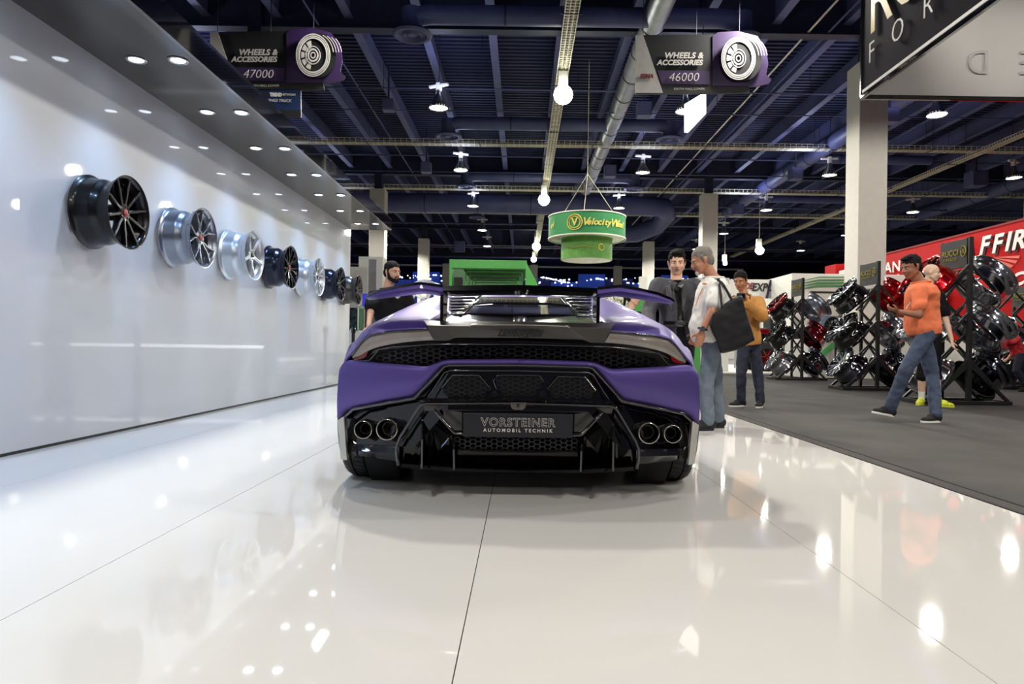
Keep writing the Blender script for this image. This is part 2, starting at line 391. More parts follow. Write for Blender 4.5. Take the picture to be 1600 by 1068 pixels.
cn = {-11.0: 'far-left', -2.85: 'lamp row left of the central cable tray', 5.3: 'lamp row right of the central cable tray', 13.6: 'lamp row above the wheel racks', 21.9: 'outermost right lamp row'}
for Dl in (22.5, 30.5, 38.4, 46.5, 54.0):
    for Xl in (-11.0, -2.85, 5.3, 13.6, 21.9):
        if Xl < -10 and Dl < 40: continue
        o = lp if fst else copy_tree(lp); fst = False
        o.location = (Xl + random.uniform(-.05, .05), Dl, LAMP_Z); o.rotation_euler.z = random.uniform(-.6, .6)
        o.rotation_euler.x = random.uniform(-.06, .02)
        o['label'] = 'glowing high-bay lamp, %s in the %s' % (rn[Dl], cn[Xl] if 'row' in cn[Xl] else cn[Xl] + ' lamp row')
# bare bright floodlights clamped under the trays
for i, (px, py, D, r, lb) in enumerate([(880, 148, 21.5, .30, 'largest glaring floodlight, hung under the central cable tray'), (850, 312, 36, .3, 'glaring floodlight under the central tray, second from the front'), (838, 385, 56, .34, 'farther of two glaring floodlights low on the central tray'), (834, 405, 64, .26, 'smallest glaring floodlight at the end of the central tray'), (1187, 391, 44, .27, 'glaring greenish floodlight below the right-hand tray'), (1133, 411, 50, .16, 'small glaring floodlight left of the greenish one')]):
    c = U(px, py, D); t = thing('floodlight', lb, 'floodlight', c)
    MB().ell(c, ((r, 0, 0), (0, r, 0), (0, 0, r)), 20, 12).build('bulb', mat('flood_glow', (255, 255, 255), .4, emit=(255, 255, 235), estr=30), t, smooth=True, world=True)
    MB().box(c+Vector((-.16, .05, r*.8)), c+Vector((.16, .3, r+.5))).build('housing', M_whitep, t, world=True, bevel=.03)
    MB().bar(c+Vector((0, .1, r+.5)), Vector((c.x, c.y+.1, 11.2)), .04).build('clamp', M_tray, t, world=True)
# far wall with blue-lit display
struct(MB().box((-60, 94, -.1), (70, 95, 11.3)).build('wall_back', mat('far_wall', (22, 26, 58), .8)))
struct(MB().box((-60, -14.3, -.1), (70, -14, 11.3)).build('wall_front', mat('near_wall', (70, 72, 90), .8)))
struct(MB().box((-60.3, -14, -.1), (-60, 95, 11.3)).build('wall_side', mat('near_wall2', (60, 62, 80), .8)))
struct(MB().box((70, -14, -.1), (70.3, 95, 11.3)).build('wall_right', mat('near_wall3', (60, 62, 80), .8)))
M_blue = mat('blue_screen', (20, 40, 120), .5, emit=(38, 62, 150), estr=.5, var=.6, vscale=1.5)
M_navy = mat('navy_panel', (16, 22, 60), .5, emit=(20, 28, 75), estr=.5)
M_dot = mat('small_bulbs', (255, 255, 255), .5, emit=(215, 225, 255), estr=2.5)
bs = thing('light_wall', 'blue-lit far display strip with strings of small white lights', 'display', (0, 84, 0))
for i in range(18):
    x = -34 + i*3.4
    MB().box((x, 84, 5.5), (x+3.3, 84.3, 9.6 - .5*(i % 3))).build('screen_panel', M_blue if i % 3 != 1 else M_navy, bs, world=True)
MB().box((-34, 83.8, 10.35), (27, 84.3, 10.5)).build('top_rail', M_tray, bs, world=True)
m = MB()
for i in range(420):
    x = random.uniform(-33, 26); z = random.choice([8.8+.3*sin(x*.8), 9.0+.2*sin(x), random.uniform(5, 8.5)]); r = random.uniform(.05, .13)
    m.ell((x, 83.8, z), ((r, 0, 0), (0, r, 0), (0, 0, r)), 6, 4)
m.build('bulb', M_dot, bs, world=True)['kind'] = 'stuff'
# ================================================================ HANGING SIGNS
M_sblk = mat('sign_black', (26, 27, 30), .55); M_spur = mat('sign_purple', (52, 30, 78), .5); M_sgrey = mat('sign_grey', (176, 174, 168), .6); M_swht = mat('print_white', (228, 226, 220), .6)
M_slate = mat('text_light', (214, 211, 205), .6)
def tyre_icon(t, cx, cy, D, k):
    """flat printed tyre on the sign face at pixel centre, scale k px"""
    def e(r, a=1.0, off=0, n=40, dx=0): return [U(cx+dx+r*k*.80*cos(2*pi*i/n), cy-r*k*sin(2*pi*i/n), D-off) for i in range(n)]
    MB().prism(e(1.06, dx=.26*k, off=.03), (0, .03, 0)).build('tyre_silhouette', M_sblk, t, world=True)
    def annul(r0, r1, off, m, a0=0, a1=2*pi, nm='ring', dx=0, n=40):
        A = [U(cx+dx+r0*k*.80*cos(a0+(a1-a0)*i/n), cy-r0*k*sin(a0+(a1-a0)*i/n), D-off) for i in range(n+1)]
        B = [U(cx+dx+r1*k*.80*cos(a0+(a1-a0)*i/n), cy-r1*k*sin(a0+(a1-a0)*i/n), D-off) for i in range(n+1)]
        mb = MB(); mb.loft([A, B, [b+Vector((0, .012, 0)) for b in B], [a+Vector((0, .012, 0)) for a in A], A], cap=False, closed=False)
        mb.build(nm, m, t, world=True)
    annul(.0, 1.02, .05, M_sblk, nm='tyre_face')
    for r0, r1 in ((.97, 1.02), (.88, .93), (.78, .85), (.1, .16), (.24, .32), (.40, .44)): annul(r0, r1, .07, M_swht, nm='print_ring')
    for i in range(5): annul(.36, .7, .065, M_swht, radians(100+33*i), radians(125+33*i), nm='print_spoke', n=6)
    for i in range(4): annul(1.0+.0*i, 1.03, .065, M_swht, radians(8), radians(68-6*i), nm='tread_line', dx=(.16+.13*i)*k, n=14)
def aisle_sign(x0, y0, number, D, left, group):
    t = thing('aisle_sign', 'black and purple aisle sign numbered %s, hung %s' % (number, 'near the big column' if left else 'behind the dark soffit edge'), 'sign', U(x0+90, y0+45, D))
    def P(a, b): return U(x0+a, y0+b, D)
    MB().prism([P(0, 0), P(170, -2), P(178, 90), P(0, 92)], (0, .06, 0)).build('board', M_sblk, t, world=True)
    MB().prism([p+Vector((0, -.02, 0)) for p in (P(120, 2), P(128, -4), P(160, -6), P(190, 2), P(204, 22), P(207, 45), P(204, 62), P(212, 70), P(208, 76), P(190, 80), P(120, 80))], (0, .05, 0)).build('purple_field', M_spur, t, world=True)
    MB().prism([U(x0+0, y0+0, D-.03), U(x0+12, y0+0, D-.03), U(x0+43, y0+90, D-.03), U(x0+0, y0+90, D-.03)], (0, .02, 0)).build('grey_wedge', M_sgrey, t, world=True)
    MB().prism([U(x0+34, y0+55, D-.02), U(x0+116, y0+56, D-.02), U(x0+116, y0+77, D-.02), U(x0+41, y0+76, D-.02)], (0, .015, 0)).build('number_band', M_spur, t, world=True)
    k = D/F; xd = U(x0+100, y0, D)-U(x0, y0, D); up = U(x0, y0, D)-U(x0, y0+100, D)
    text('WHEELS &', M_slate, U(x0+75, y0+32, D-.04), xd, up, 12.5*k, t, shear=.2, spacing=1.05, offset=.006)
    text('ACCESSORIES', M_slate, U(x0+69, y0+43, D-.04), xd, up, 11.5*k, t, shear=.2, offset=.006)
    text(number, M_swht, U(x0+75, y0+66, D-.05), xd, up, 19*k, t, shear=.2, offset=-.004)
    text('SOUTH HALL LOWER', M_sgrey, U(x0+84, y0+84, D-.04), xd, up, 5*k, t)
    if left: text('SEMA', mat('sign_red', (110, 30, 40), .6), U(x0+17, y0+64, D-.05), xd, up, 8.5*k, t, shear=.25, offset=.008)
    tyre_icon(t, x0+161, y0+36, D-.06, 33)
    for a in (12, 95, 162): MB().tube([P(a, 0), P(a, 0)+Vector((0, 0, 4.0))], .008, 6).build('hanging_wire', M_dark, t, world=True)
aisle_sign(993, 55, '46000', 15, True, None)
aisle_sign(328, 50, '47000', 15, False, None)
t = thing('sponsor_sign', 'blue hanging sign below the 47000 sign, cut by the dark fascia', 'sign', U(425, 160, 15))
MB().prism([U(352, 139, 15), U(470, 140, 15), U(470, 183, 15), U(352, 183, 15)], (0, .05, 0)).build('board', mat('sign_blue', (22, 52, 105), .5, var=.3, vscale=1.2), t, world=True)
MB().prism([U(352, 172, 14.97), U(470, 172, 14.97), U(470, 183, 14.97), U(352, 183, 14.97)], (0, .03, 0)).build('black_band', M_sblk, t, world=True)
kk = 15/F
text('TRUCK', M_sblk, U(416, 148, 14.95), (1, 0, -.014), (0, 0, 1), 7*kk, t, shear=.1, offset=.01)
text('TREND', M_swht, U(431, 148, 14.95), (1, 0, -.014), (0, 0, 1), 7*kk, t, sx=.8, offset=.01)
text('NETWORK', M_swht, U(451, 148, 14.95), (1, 0, -.014), (0, 0, 1), 5*kk, t, sx=.9)
text('ALL THINGS TRUCK', M_swht, U(428, 157, 14.95), (1, 0, -.014), (0, 0, 1), 6*kk, t, shear=.15)
t = thing('edge_on_sign', 'white hanging sign with added glow, seen nearly edge-on under the 46000 sign', 'sign', (4.85, 19.4, 7.3))
lbp = [U(1097, 146, 19.0), U(1097, 177, 19.0), U(1069, 207, 20.6), U(1069, 163, 20.6)]
MB().prism(lbp, (.12, .03, 0)).build('glowing_panel', mat('sign_added_glow', (255, 255, 255), .5, emit=(252, 252, 240), estr=1.6), t, world=True)  # emission stands in for the strong light that overexposes the white panel
MB().bar(lbp[0], lbp[0]+Vector((0, 0, 3)), .02).bar(lbp[3], lbp[3]+Vector((0, 0, 2.6)), .02).build('hanging_wire', M_dark, t, world=True)
# round green hanging sign
gd = 25.0; c = U(917, 360, gd)
t = thing('round_banner', 'green two-tier round hanging sign with yellow Velocity Wheel lettering', 'sign', c)
M_gsign = mat('green_fabric', (42, 132, 72), .6, var=.12, vscale=.8); M_wsign = mat('white_fabric', (226, 226, 212), .7)
zt, zb, z2 = U(917, 340, gd).z, U(917, 374, gd).z, U(917, 407, gd).z
T = Matrix.Translation((c.x, c.y, 0))
MB().lathe([(1.40, zb), (1.40, zt), (1.37, zt), (1.37, zb)], 64, T, closed=True).build('upper_drum', M_gsign, t, world=True, smooth=False, autos=40)
MB().lathe([(.96, zb+.01), (1.37, zb+.01), (1.37, zb+.03), (.96, zb+.03)], 64, T, closed=True).build('white_underside', M_wsign, t, world=True)
MB().lathe([(.93, z2), (.93, zb+.02), (.90, zb+.02), (.90, z2)], 64, T, closed=True).build('lower_drum', mat('green_fabric2', (92, 150, 62), .6, var=.15), t, world=True, autos=40)
MB().lathe([(.0001, z2+.005), (.91, z2+.005), (.91, z2+.02), (.0001, z2+.02)], 48, T).build('white_underside', M_wsign, t, world=True)
for z in (zb, zt):
    MB().lathe([(1.395, z-.02), (1.425, z-.02), (1.425, z+.02), (1.395, z+.02)], 64, T, closed=True).build('hoop', M_wsign, t, world=True)
M_yel = mat('yellow_print', (226, 205, 96), .6)
s = 'Velocity Wheel'; zc = (zt+zb)/2
for i, ch in enumerate(s):
    a = radians(-98 + 5.0*i)
    if ch != ' ': text(ch, M_yel, (c.x+1.42*cos(a), c.y+1.42*sin(a), zc+.0), (-sin(a), cos(a), 0), (0, 0, 1), .38 if ch.isupper() else .31, t, shear=.3, offset=.008)
a = radians(-113)
o = (cos(a)*1.415, sin(a)*1.415)
for r0 in (.27, .20):
    pts = [(c.x+1.42*cos(a+r0/1.42*cos(q)), c.y+1.42*sin(a+r0/1.42*cos(q)), zc+r0*sin(q)) for q in [2*pi*i/28 for i in range(28)]]
    MB().tube(pts, .018, 6, closed=True).build('emblem_ring', M_yel, t, world=True)
text('V', M_yel, (c.x+1.425*cos(a), c.y+1.425*sin(a), zc), (-sin(a), cos(a), 0), (0, 0, 1), .36, t, offset=.01)
text('el', M_yel, (c.x+1.42*cos(radians(-156)), c.y+1.42*sin(radians(-156)), zc), (-sin(radians(-156)), cos(radians(-156)), 0), (0, 0, 1), .32, t, shear=.3)
zl = (zb+z2)/2
for a_ in (-62,):
    a = radians(a_); pts = [(c.x+.945*cos(a+.11/.94*cos(q)), c.y+.945*sin(a+.11/.94*cos(q)), zl+.11*sin(q)) for q in [2*pi*i/20 for i in range(20)]]
    MB().tube(pts, .02, 6, closed=True).build('emblem_ring', M_yel, t, world=True)
MB().tube([(c.x+.945*cos(radians(q)), c.y+.945*sin(radians(q)), zl+.02*sin(q/6)) for q in range(-140, -70, 5)], .022, 6).build('script_line', mat('olive_print', (150, 165, 80), .6), t, world=True)
for q in (20, 140, 260):
    MB().tube([(c.x+1.3*cos(radians(q)), c.y+1.3*sin(radians(q)), zt), (c.x, c.y, zt+1.6), (c.x, c.y, 11.2)], .012, 6).build('hanging_wire', M_tray, t, world=True)
# square hanging banner at the upper right
bx, bz, D1, D0, bxr = 5.86, 5.15, 11.9, 7.2, 12.6
t = thing('square_banner', 'large black square hanging banner reading RUCCI FORGED, white inside', 'banner', (bx, D1, bz))
M_bblk = mat('banner_black', (15, 13, 22), .85, spec=.15, var=.2, vscale=1, bump=.1, bscale=2)
M_bwht = mat('banner_white', (205, 203, 198), .7, var=.04, vscale=.6)
def face(p0, p1, outer, inner, nm):
    p0, p1 = Vector(p0), Vector(p1); n = (p1-p0).cross(Vector((0, 0, 1))).normalized()*.02
    MB().prism([p0+n, p1+n, p1+n+Vector((0, 0, 2.3)), p0+n+Vector((0, 0, 2.3))], -n*.6).build(nm, outer, t, world=True)
    MB().prism([p0-n, p1-n, p1-n+Vector((0, 0, 2.3)), p0-n+Vector((0, 0, 2.3))], n*.6).build('inner_lining', inner, t, world=True)
face((bx, D1, bz+.04), (bx, D0, bz+.04), M_bblk, M_bwht, 'printed_side')
face((bxr, D1, bz+.04), (bx, D1, bz+.04), M_bblk, M_bwht, 'printed_side')
face((bx, D0, bz+.04), (bxr, D0, bz+.04), M_bblk, M_bwht, 'printed_side')
face((bxr, D0, bz+.04), (bxr, D1, bz+.04), M_bblk, M_bwht, 'printed_side')
for a, b in (((bx, D1), (bx, D0)), ((bx, D1), (bxr, D1)), ((bx, D0), (bxr, D0)), ((bxr, D1), (bxr, D0))):
    MB().bar((a[0], a[1], bz), (b[0], b[1], bz), .07).build('frame_tube', M_black, t, world=True, bevel=.01)
MB().bar((bx-.04, D1-.1, bz+.06), (bx-.04, D0+.1, bz+.06), .012, .05).build('white_edge', M_whitep, t, world=True)
MB().tube([(bx-.01, D1, bz), (bx-.01, D1, bz+2.3)], .035, 8).build('frame_tube', M_black, t, world=True)
for a_, b_ in ((bx, D1), (bxr, D1), (bx, D0), (bxr, D0)): MB().tube([(a_, b_, bz), (a_, b_, 11.2)], .012, 6).build('hanging_wire', M_dark, t, world=True)
M_gold = mat('gold_print', (176, 148, 58), .5)
text('RUCCI', M_gold, (bx-.05, 11.62, bz+1.38), (0, -1, 0), (0, 0, 1), 1.5, t, sx=.85, align='LEFT')
for i, ch in enumerate('FORGED'):
    text(ch, M_slate, (bx-.05, 11.5-.80*i, bz+.60), (0, -1, 0), (0, 0, 1), .50, t, sx=.9, offset=-.008)
M_ghost = mat('show_through', (192, 190, 186), .8)
for i, ch in enumerate('FORGED'):
    text(ch, M_ghost, (12.1-.85*i, D1-.045, bz+.6), (-1, 0, 0), (0, 0, 1), .6, t, sx=.9, extrude=.001)
# ================================================================ WHEEL RIMS
RIMC = {}
M_lug = mat('lug_dark', (20, 18, 18), .4, metal=.5)
def rim_meshes(style, R, W, m_bar, m_face, m_cap):
    key = (style, R, W, m_bar.name, m_face.name, m_cap.name)
    if key in RIMC: return RIMC[key]
    out = []
    prof = [(R, .5*W), (R*.985, .475*W), (R*.94, .455*W), (R*.915, .40*W), (R*.905, .34*W), (R*.80, .27*W), (R*.775, .16*W), (R*.80, .06*W), (R*.86, -.02*W), (R*.885, -.08*W), (R*.90, -.38*W), (R*.93, -.43*W), (R*.985, -.455*W), (R, -.47*W), (R, -.5*W),
            (R*.97, -.5*W), (R*.87, -.42*W), (R*.855, -.1*W), (R*.76, .04*W), (R*.745, .18*W), (R*.77, .29*W), (R*.88, .36*W), (R*.90, .42*W), (R*.96, .49*W)]
    mb = MB().lathe(prof, 56, closed=True); out.append(('barrel', mb, m_bar, 38))
    hub = MB().lathe([(.0001, .20*W), (R*.24, .20*W), (R*.27, .27*W), (R*.26, .36*W), (R*.20, .40*W), (R*.12, .385*W), (.0001, .385*W)], 28); out.append(('hub', hub, m_face, 40))
    out.append(('centre_cap', MB().lathe([(.0001, .38*W), (R*.105, .38*W), (R*.10, .41*W), (R*.05, .42*W), (.0001, .42*W)], 20), m_cap, 40))
    lug = MB()
    for k in range(5):
        a = 2*pi*k/5+.3; lug.lathe([(.0001, .36*W), (R*.028, .36*W), (R*.028, .41*W), (.0001, .41*W)], 8, Matrix.Translation((R*.165*cos(a), R*.165*sin(a), 0)))
    out.append(('lug_nuts', lug, M_lug, 0))
    n, kind = {'ten': (10, 's'), 'split5': (5, 'y'), 'five': (5, 'w'), 'split7': (7, 'y'), 'nine': (9, 's'), 'mesh8': (8, 'y'), 'mesh10': (10, 'y'), 'twist6': (6, 'x')}[style]
    for k in range(n):
        a = 2*pi*k/n + .2; m = MB()
        def P(r, da, z): return (r*R*cos(a+da), r*R*sin(a+da), z*W)
        def rad(da=0): return (cos(a+da), sin(a+da), 0)
        def sp(p, q, w1, w2, t1, t2): m.bar(p, q, w1*R, t1*W, up=(0, 0, 1), w2=w2*R, h2=t2*W)
        if kind == 's':
            sp(P(.18, 0, .31), P(.90, 0, .41), .085, .075, .16, .13)
            sp(P(.70, 0, .40), P(.95, 0, .45), .03, .09, .03, .05)
        elif kind == 'w':
            sp(P(.18, 0, .31), P(.9, 0, .41), .16, .13, .18, .14); sp(P(.3, 0, .42), P(.88, 0, .49), .04, .08, .03, .03)
        elif kind == 'y':
            h = 2*pi/n*.24
            sp(P(.18, -.12, .31), P(.52, -h*.55, .37), .06, .055, .15, .13); sp(P(.18, .12, .31), P(.52, h*.55, .37), .06, .055, .15, .13)
            sp(P(.50, -h*.5, .37), P(.93, -h, .42), .06, .05, .14, .12); sp(P(.50, h*.5, .37), P(.93, h, .42), .06, .05, .14, .12)
        else:
            h = .22
            sp(P(.18, 0, .31), P(.93, h, .42), .09, .07, .16, .12); sp(P(.45, .1, .38), P(.93, -h, .42), .06, .05, .12, .1)
        out.append(('spoke', m, m_face, 0))
    RIMC[key] = out = [(nm, mb, mm, au) for nm, mb, mm, au in out]
    res = []
    for nm, mb, mm, au in out:
        ob = mb.build(nm, mm, None, autos=au or 30, bevel=0)
        res.append((nm, ob.data, au)); bpy.data.objects.remove(ob)
    RIMC[key] = res
    return res
def rim(label, loc, axis, style, R, W, mb_, mf, mc, group=None, parent=None, spin=0, name='alloy_wheel'):
    """axis = direction the face looks"""
    z = Vector(axis).normalized(); q = z.to_track_quat('Z', 'Y')
    rot = (q.to_matrix() @ Matrix.Rotation(spin, 3, 'Z')).to_euler()
    if parent is None: t = thing(name, label, 'wheel', loc, rot, group)
    else:
        t = bpy.data.objects.new(name, None); COL.objects.link(t); t.parent = parent; t.location = Vector(loc)-Vector(parent.location); t.rotation_euler = rot
    for nm, me, au in rim_meshes(style, R, W, mb_, mf, mc):
        o = bpy.data.objects.new(nm, me); COL.objects.link(o); o.parent = t
        if nm == 'spoke':
            md = o.modifiers.new('bevel', 'BEVEL'); md.width = .004; md.segments = 1
    return t
R_black = mat('rim_black', (20, 20, 24), .3, metal=.5, coat=.3)
R_sil = mat('rim_brushed', (150, 156, 168), .28, metal=.9, var=.05)
R_lsil = mat('rim_silver', (205, 212, 220), .32, metal=.75, var=.04)
R_navy = mat('rim_midnight', (30, 34, 52), .25, metal=.7, coat=.3)
R_gun = mat('rim_gunmetal', (82, 80, 78), .32, metal=.9, var=.1)
R_face = mat('rim_dark_face', (66, 68, 76), .25, metal=.9)
R_cap = mat('cap_red', (150, 30, 28), .4)
R_gloss = mat('rim_gloss_black', (10, 10, 12), .1, metal=.2, coat=1)
R_red = mat('rim_candy_red', (190, 12, 22), .16, metal=.8, coat=1)
R_dred = mat('rim_dark_red', (110, 12, 26), .18, metal=.8, coat=1)
R_dch = mat('rim_dark_chrome', (120, 122, 130), .08, metal=1)
specs = [('ten', R_black, R_black, 'largest and nearest alloy wheel on the wall, black with ten spokes and a red cap'),
         ('split5', R_sil, R_sil, 'grey brushed alloy wheel with split spokes, second from the front on the wall'),
         ('five', R_lsil, R_lsil, 'pale silver five-spoke alloy wheel, third on the wall'),
         ('split7', R_navy, R_black, 'midnight black alloy wheel with split spokes, between two silver rims on the wall'),
         ('split5', R_lsil, R_lsil, 'silver split-spoke alloy wheel, fifth on the wall'),
         ('nine', R_navy, R_black, 'glossy dark blue-black alloy wheel, second to last on the wall'),
         ('nine', R_gun, R_black, 'gunmetal alloy wheel at the far end of the wall')]
for k, (st, a, b, lb) in enumerate(specs):
    Dk = 5.12 + 1.2*k
    t = rim(lb, (-3.10, Dk, 1.70), (1, 0, 0), st, .275, .285, a, b, R_cap if k in (0, 1, 3) else M_lug, group='alloy wheels on the display wall', spin=.35*k+1.3)
    MB().lathe([(.0001, -.168), (.06, -.168), (.06, .06), (.0001, .06)], 16).build('wall_mount', M_sblack, t)
# ================================================================ WHEEL RACKS
M_rack = mat('rack_black', (12, 12, 14), .45)
M_rsign = mat('rack_sign', (34, 33, 33), .5)
M_sgold = mat('rack_gold', (150, 138, 52), .5)
def rack(cx, cy, label, rims, H=2.42):
    """spine runs along the aisle between two posts; wheels hang outwards on both sides"""
    t = thing('wheel_rack', label, 'rack', (cx, cy, 0))
    def W_(x, y, z): return Vector((cx+x, cy+y, z))
    MB().bar(W_(0, 0, .0), W_(0, 0, H), .06, .06, up=(0, 1, 0)).build('post', M_rack, t, world=True, bevel=.004)
    MB().bar(W_(0, .62, .0), W_(0, .62, H), .05, .05, up=(0, 1, 0)).build('post', M_rack, t, world=True)
    for y in (0, .62):
        MB().bar(W_(-.60, y, .03), W_(.60, y, .03), .07, .05).build('base_bar', M_rack, t, world=True, bevel=.004)
        for sg in (-1, 1):
            MB().bar(W_(sg*.56, y, .05), W_(sg*.02, y, .55), .04).build('brace', M_rack, t, world=True)
            for lv in (.42, 1.08, 1.76): MB().bar(W_(0, y, lv+.22), W_(sg*.36, y, lv-.16), .034).build('support_arm', M_rack, t, world=True)
    for x in (-.60, .60): MB().bar(W_(x, 0, .03), W_(x, .62, .03), .05, .05).build('base_bar', M_rack, t, world=True)
    for lv in (.35, .80, 1.25, 1.70):
        m = MB(); m.bar(W_(0, 0, lv-.2), W_(0, .62, lv+.24), .03).bar(W_(0, .62, lv-.2), W_(0, 0, lv+.24), .03); m.build('lattice', M_rack, t, world=True)
        m = MB(); m.bar(W_(-.26, .3, lv-.2), W_(.2, .3, lv+.26), .028).bar(W_(.26, .3, lv-.2), W_(-.2, .3, lv+.26), .028); m.build('lattice', M_rack, t, world=True)
    MB().box(W_(-.03, .0, H-.42), W_(.0, .64, H-.01)).build('sign_board', M_rsign, t, world=True, bevel=.004)
    bb = W_(-.036, .40, H-.19)
    text('RUCCI', M_sgold, bb, (0, -1, 0), (0, 0, 1), .125, t, offset=.001, spacing=1.05)
    text('FORGED', M_sgold, bb+Vector((0, 0, -.09)), (0, -1, 0), (0, 0, 1), .06, t, spacing=1.5)
    cc = bb+Vector((0, -.30, .0))
    MB().tube([cc+Vector((0, .055*cos(q), .075*sin(q))) for q in [2*pi*i/20 for i in range(20)]], .008, 6, closed=True).build('emblem_ring', M_sgold, t, world=True)
    text('R', M_sgold, cc, (0, -1, 0), (0, 0, 1), .10, t)
    for (sg, lv, y, st, a, b, lb, ax) in rims:
        z = (.43, 1.08, 1.75)[lv]
        rim(lb, W_(sg*.42, .31, z), (sg*(.74+random.uniform(-.05, .05)), random.uniform(-.12, .12), (.52, .66, .66)[lv]), st, (.35, .37, .37)[lv], .34, a, b, M_lug if a is not R_red else M_chrome, spin=random.random()*2, group='show wheels on the black racks')
    return t
AX = (.72, -.42, .62)
AR = (.82, .10, .52)
AL = (.60, -.42, .68)
nm = lambda c, r, w: '%s alloy wheel, %s of the %s wheel rack' % (c, w, r)
rack(6.28, 9.6, 'black wheel rack nearest the camera, its sign above a red rim', [
    (-1, 2, .25, 'split5', R_red, R_gloss, nm('candy red', 'nearest', 'top left'), (.7, .5, .5)),
    (-1, 1, .25, 'mesh8', M_chrome, M_chrome, nm('chrome', 'nearest', 'middle left'), (.75, .45, .45)),
    (-1, 0, .25, 'mesh10', M_chrome, M_chrome, nm('chrome', 'nearest', 'bottom left'), (.75, -.3, .55)),
    (1, 2, .1, 'split5', M_chrome, M_chrome, nm('bright chrome', 'nearest', 'top right'), (.62, .35, .68)),
    (1, 1, .1, 'mesh8', M_chrome, R_dch, nm('ribbed chrome', 'nearest', 'middle right'), (.62, .35, .68)),
    (1, 0, .1, 'ten', R_dch, R_dch, nm('dark chrome', 'nearest', 'bottom right'), (.62, .35, .68))], H=2.36)
rack(6.58, 12.65, 'black wheel rack in the middle of the row, partly behind the man in orange', [
    (-1, 2, .1, 'mesh10', R_gloss, M_chrome, nm('glossy black', 'middle', 'top left'), (.66, -.45, .62)),
    (-1, 1, .1, 'mesh8', R_gloss, M_chrome, nm('black', 'middle', 'middle left'), (.60, -.50, .60)),
    (-1, 0, .1, 'mesh10', R_dch, M_chrome, nm('chrome', 'middle', 'bottom left'), (.64, -.52, .50)),
    (1, 2, .1, 'split5', R_red, R_red, nm('candy red', 'middle', 'top right'), (.66, .3, .66)),
    (1, 1, .1, 'mesh8', M_chrome, M_chrome, nm('chrome', 'middle', 'middle right'), (.66, .3, .66)),
    (1, 0, .1, 'ten', R_dch, R_gloss, nm('dark chrome', 'middle', 'bottom right'), (.66, .3, .66))], H=2.40)
rack(6.72, 16.4, 'black wheel rack farthest down the row, beside the man in the tan jacket', [
    (-1, 2, .1, 'split5', R_gloss, R_red, nm('black rim with red spokes', 'farthest', 'top left').replace('rim with red spokes alloy wheel', 'alloy wheel with red spokes'), (.62, -.52, .58)),
    (-1, 1, .1, 'mesh8', R_gloss, R_gloss, nm('gloss black', 'farthest', 'middle left'), (.6, -.5, .6)),
    (-1, 0, .1, 'mesh10', M_chrome, M_chrome, nm('chrome', 'farthest', 'bottom left'), (.64, -.5, .55)),
    (1, 2, .1, 'five', R_sil, R_sil, nm('matte silver', 'farthest', 'top right'), (.66, .3, .66)),
    (1, 1, .1, 'split7', R_dred, R_dred, nm('dark red', 'farthest', 'middle right'), (.66, .3, .6)),
    (1, 0, .1, 'mesh8', R_dch, M_chrome, nm('dark chrome', 'farthest', 'bottom right'), (.66, .3, .6))], H=2.46)
c = U(1592, 455, 13.6)
rack(c.x+.35, 13.6, 'black wheel rack at the far right behind the nearest one, with chrome rims', [
    (-1, 1, .1, 'mesh8', M_chrome, R_dch, 'chrome alloy wheel between the nearest rack and the far right rack', (.66, -.4, .6)),
    (-1, 0, .1, 'mesh8', R_gloss, M_chrome, 'black alloy wheel low on the far right wheel rack', (.66, -.4, .6))], H=2.1)
c = U(1306, 512, 17.5)
rim('small dark alloy wheel on the white counter between the middle and farthest racks', c, (-.9, -.4, .1), 'nine', .27, .26, R_gun, R_gloss, M_lug)
wst = thing('wheel_stand', 'thin black stand under the small dark wheel near the white counter', 'stand', (c.x, c.y, 0)); MB().box((-.02, -.02, 0), (.02, .02, c.z-.26)).box((-.15, -.15, 0), (.15, .15, .02)).build('pole', M_mblack, wst)
# wheel on show behind the bearded man
c = U(668, 473, 9.3)
t = rim('white-spoked alloy wheel on show behind the bearded man', c, (-.25, -1, .05), 'split5', .30, .28, R_lsil, M_whitep, M_lug, spin=.9)
MB().box((-.03, -.03, -c.z), (.03, .03, -.25)).build('stand', M_sblack, t).rotation_euler = (t.rotation_euler.to_matrix().inverted()).to_euler()
# ================================================================ THE CAR
CAR = thing('sports_car', 'matte purple supercar with gloss black rear diffuser and wing, seen from behind', 'car', (X0, 5.8, 0))
M_pur = mat('satin_purple', (88, 72, 146), .46, metal=.45, var=.05, vscale=2, coat=.12)
M_panel = mat('grey_black_panel', (66, 64, 62), .35, coat=.2)
M_lens = mat('lamp_lens', (140, 131, 125), .2, coat=.8, var=.10, vscale=9)
M_redl = mat('red_lens', (120, 14, 20), .15, coat=1)
M_meshc = mat('hex_mesh', (40, 40, 46), .3, metal=.3, coat=.5)
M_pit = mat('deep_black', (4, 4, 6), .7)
M_edge = mat('gloss_edge', (26, 26, 31), .12, coat=1, spec=.9)
M_pipe = mat('pipe_lip', (214, 208, 196), .18, metal=.9)
M_fin = mat('fin_grey', (196, 194, 188), .35, metal=.2)
M_glass = mat('dark_glass', (12, 13, 16), .04, coat=1)
def Dr(x): return 3.30 + .19*min(1.3, abs(x)/.92)**3
def C(px, py, off=0.0):
    """left-half photo pixel -> point relative to the car (x, D, z) on the curved tail"""
    D = 3.4
    for _ in range(8):
        p = U(px, py, D); x = p.x - X0; D = Dr(x) + off
    return Vector((0.0 if px >= 808.5 else x, D, p.z))
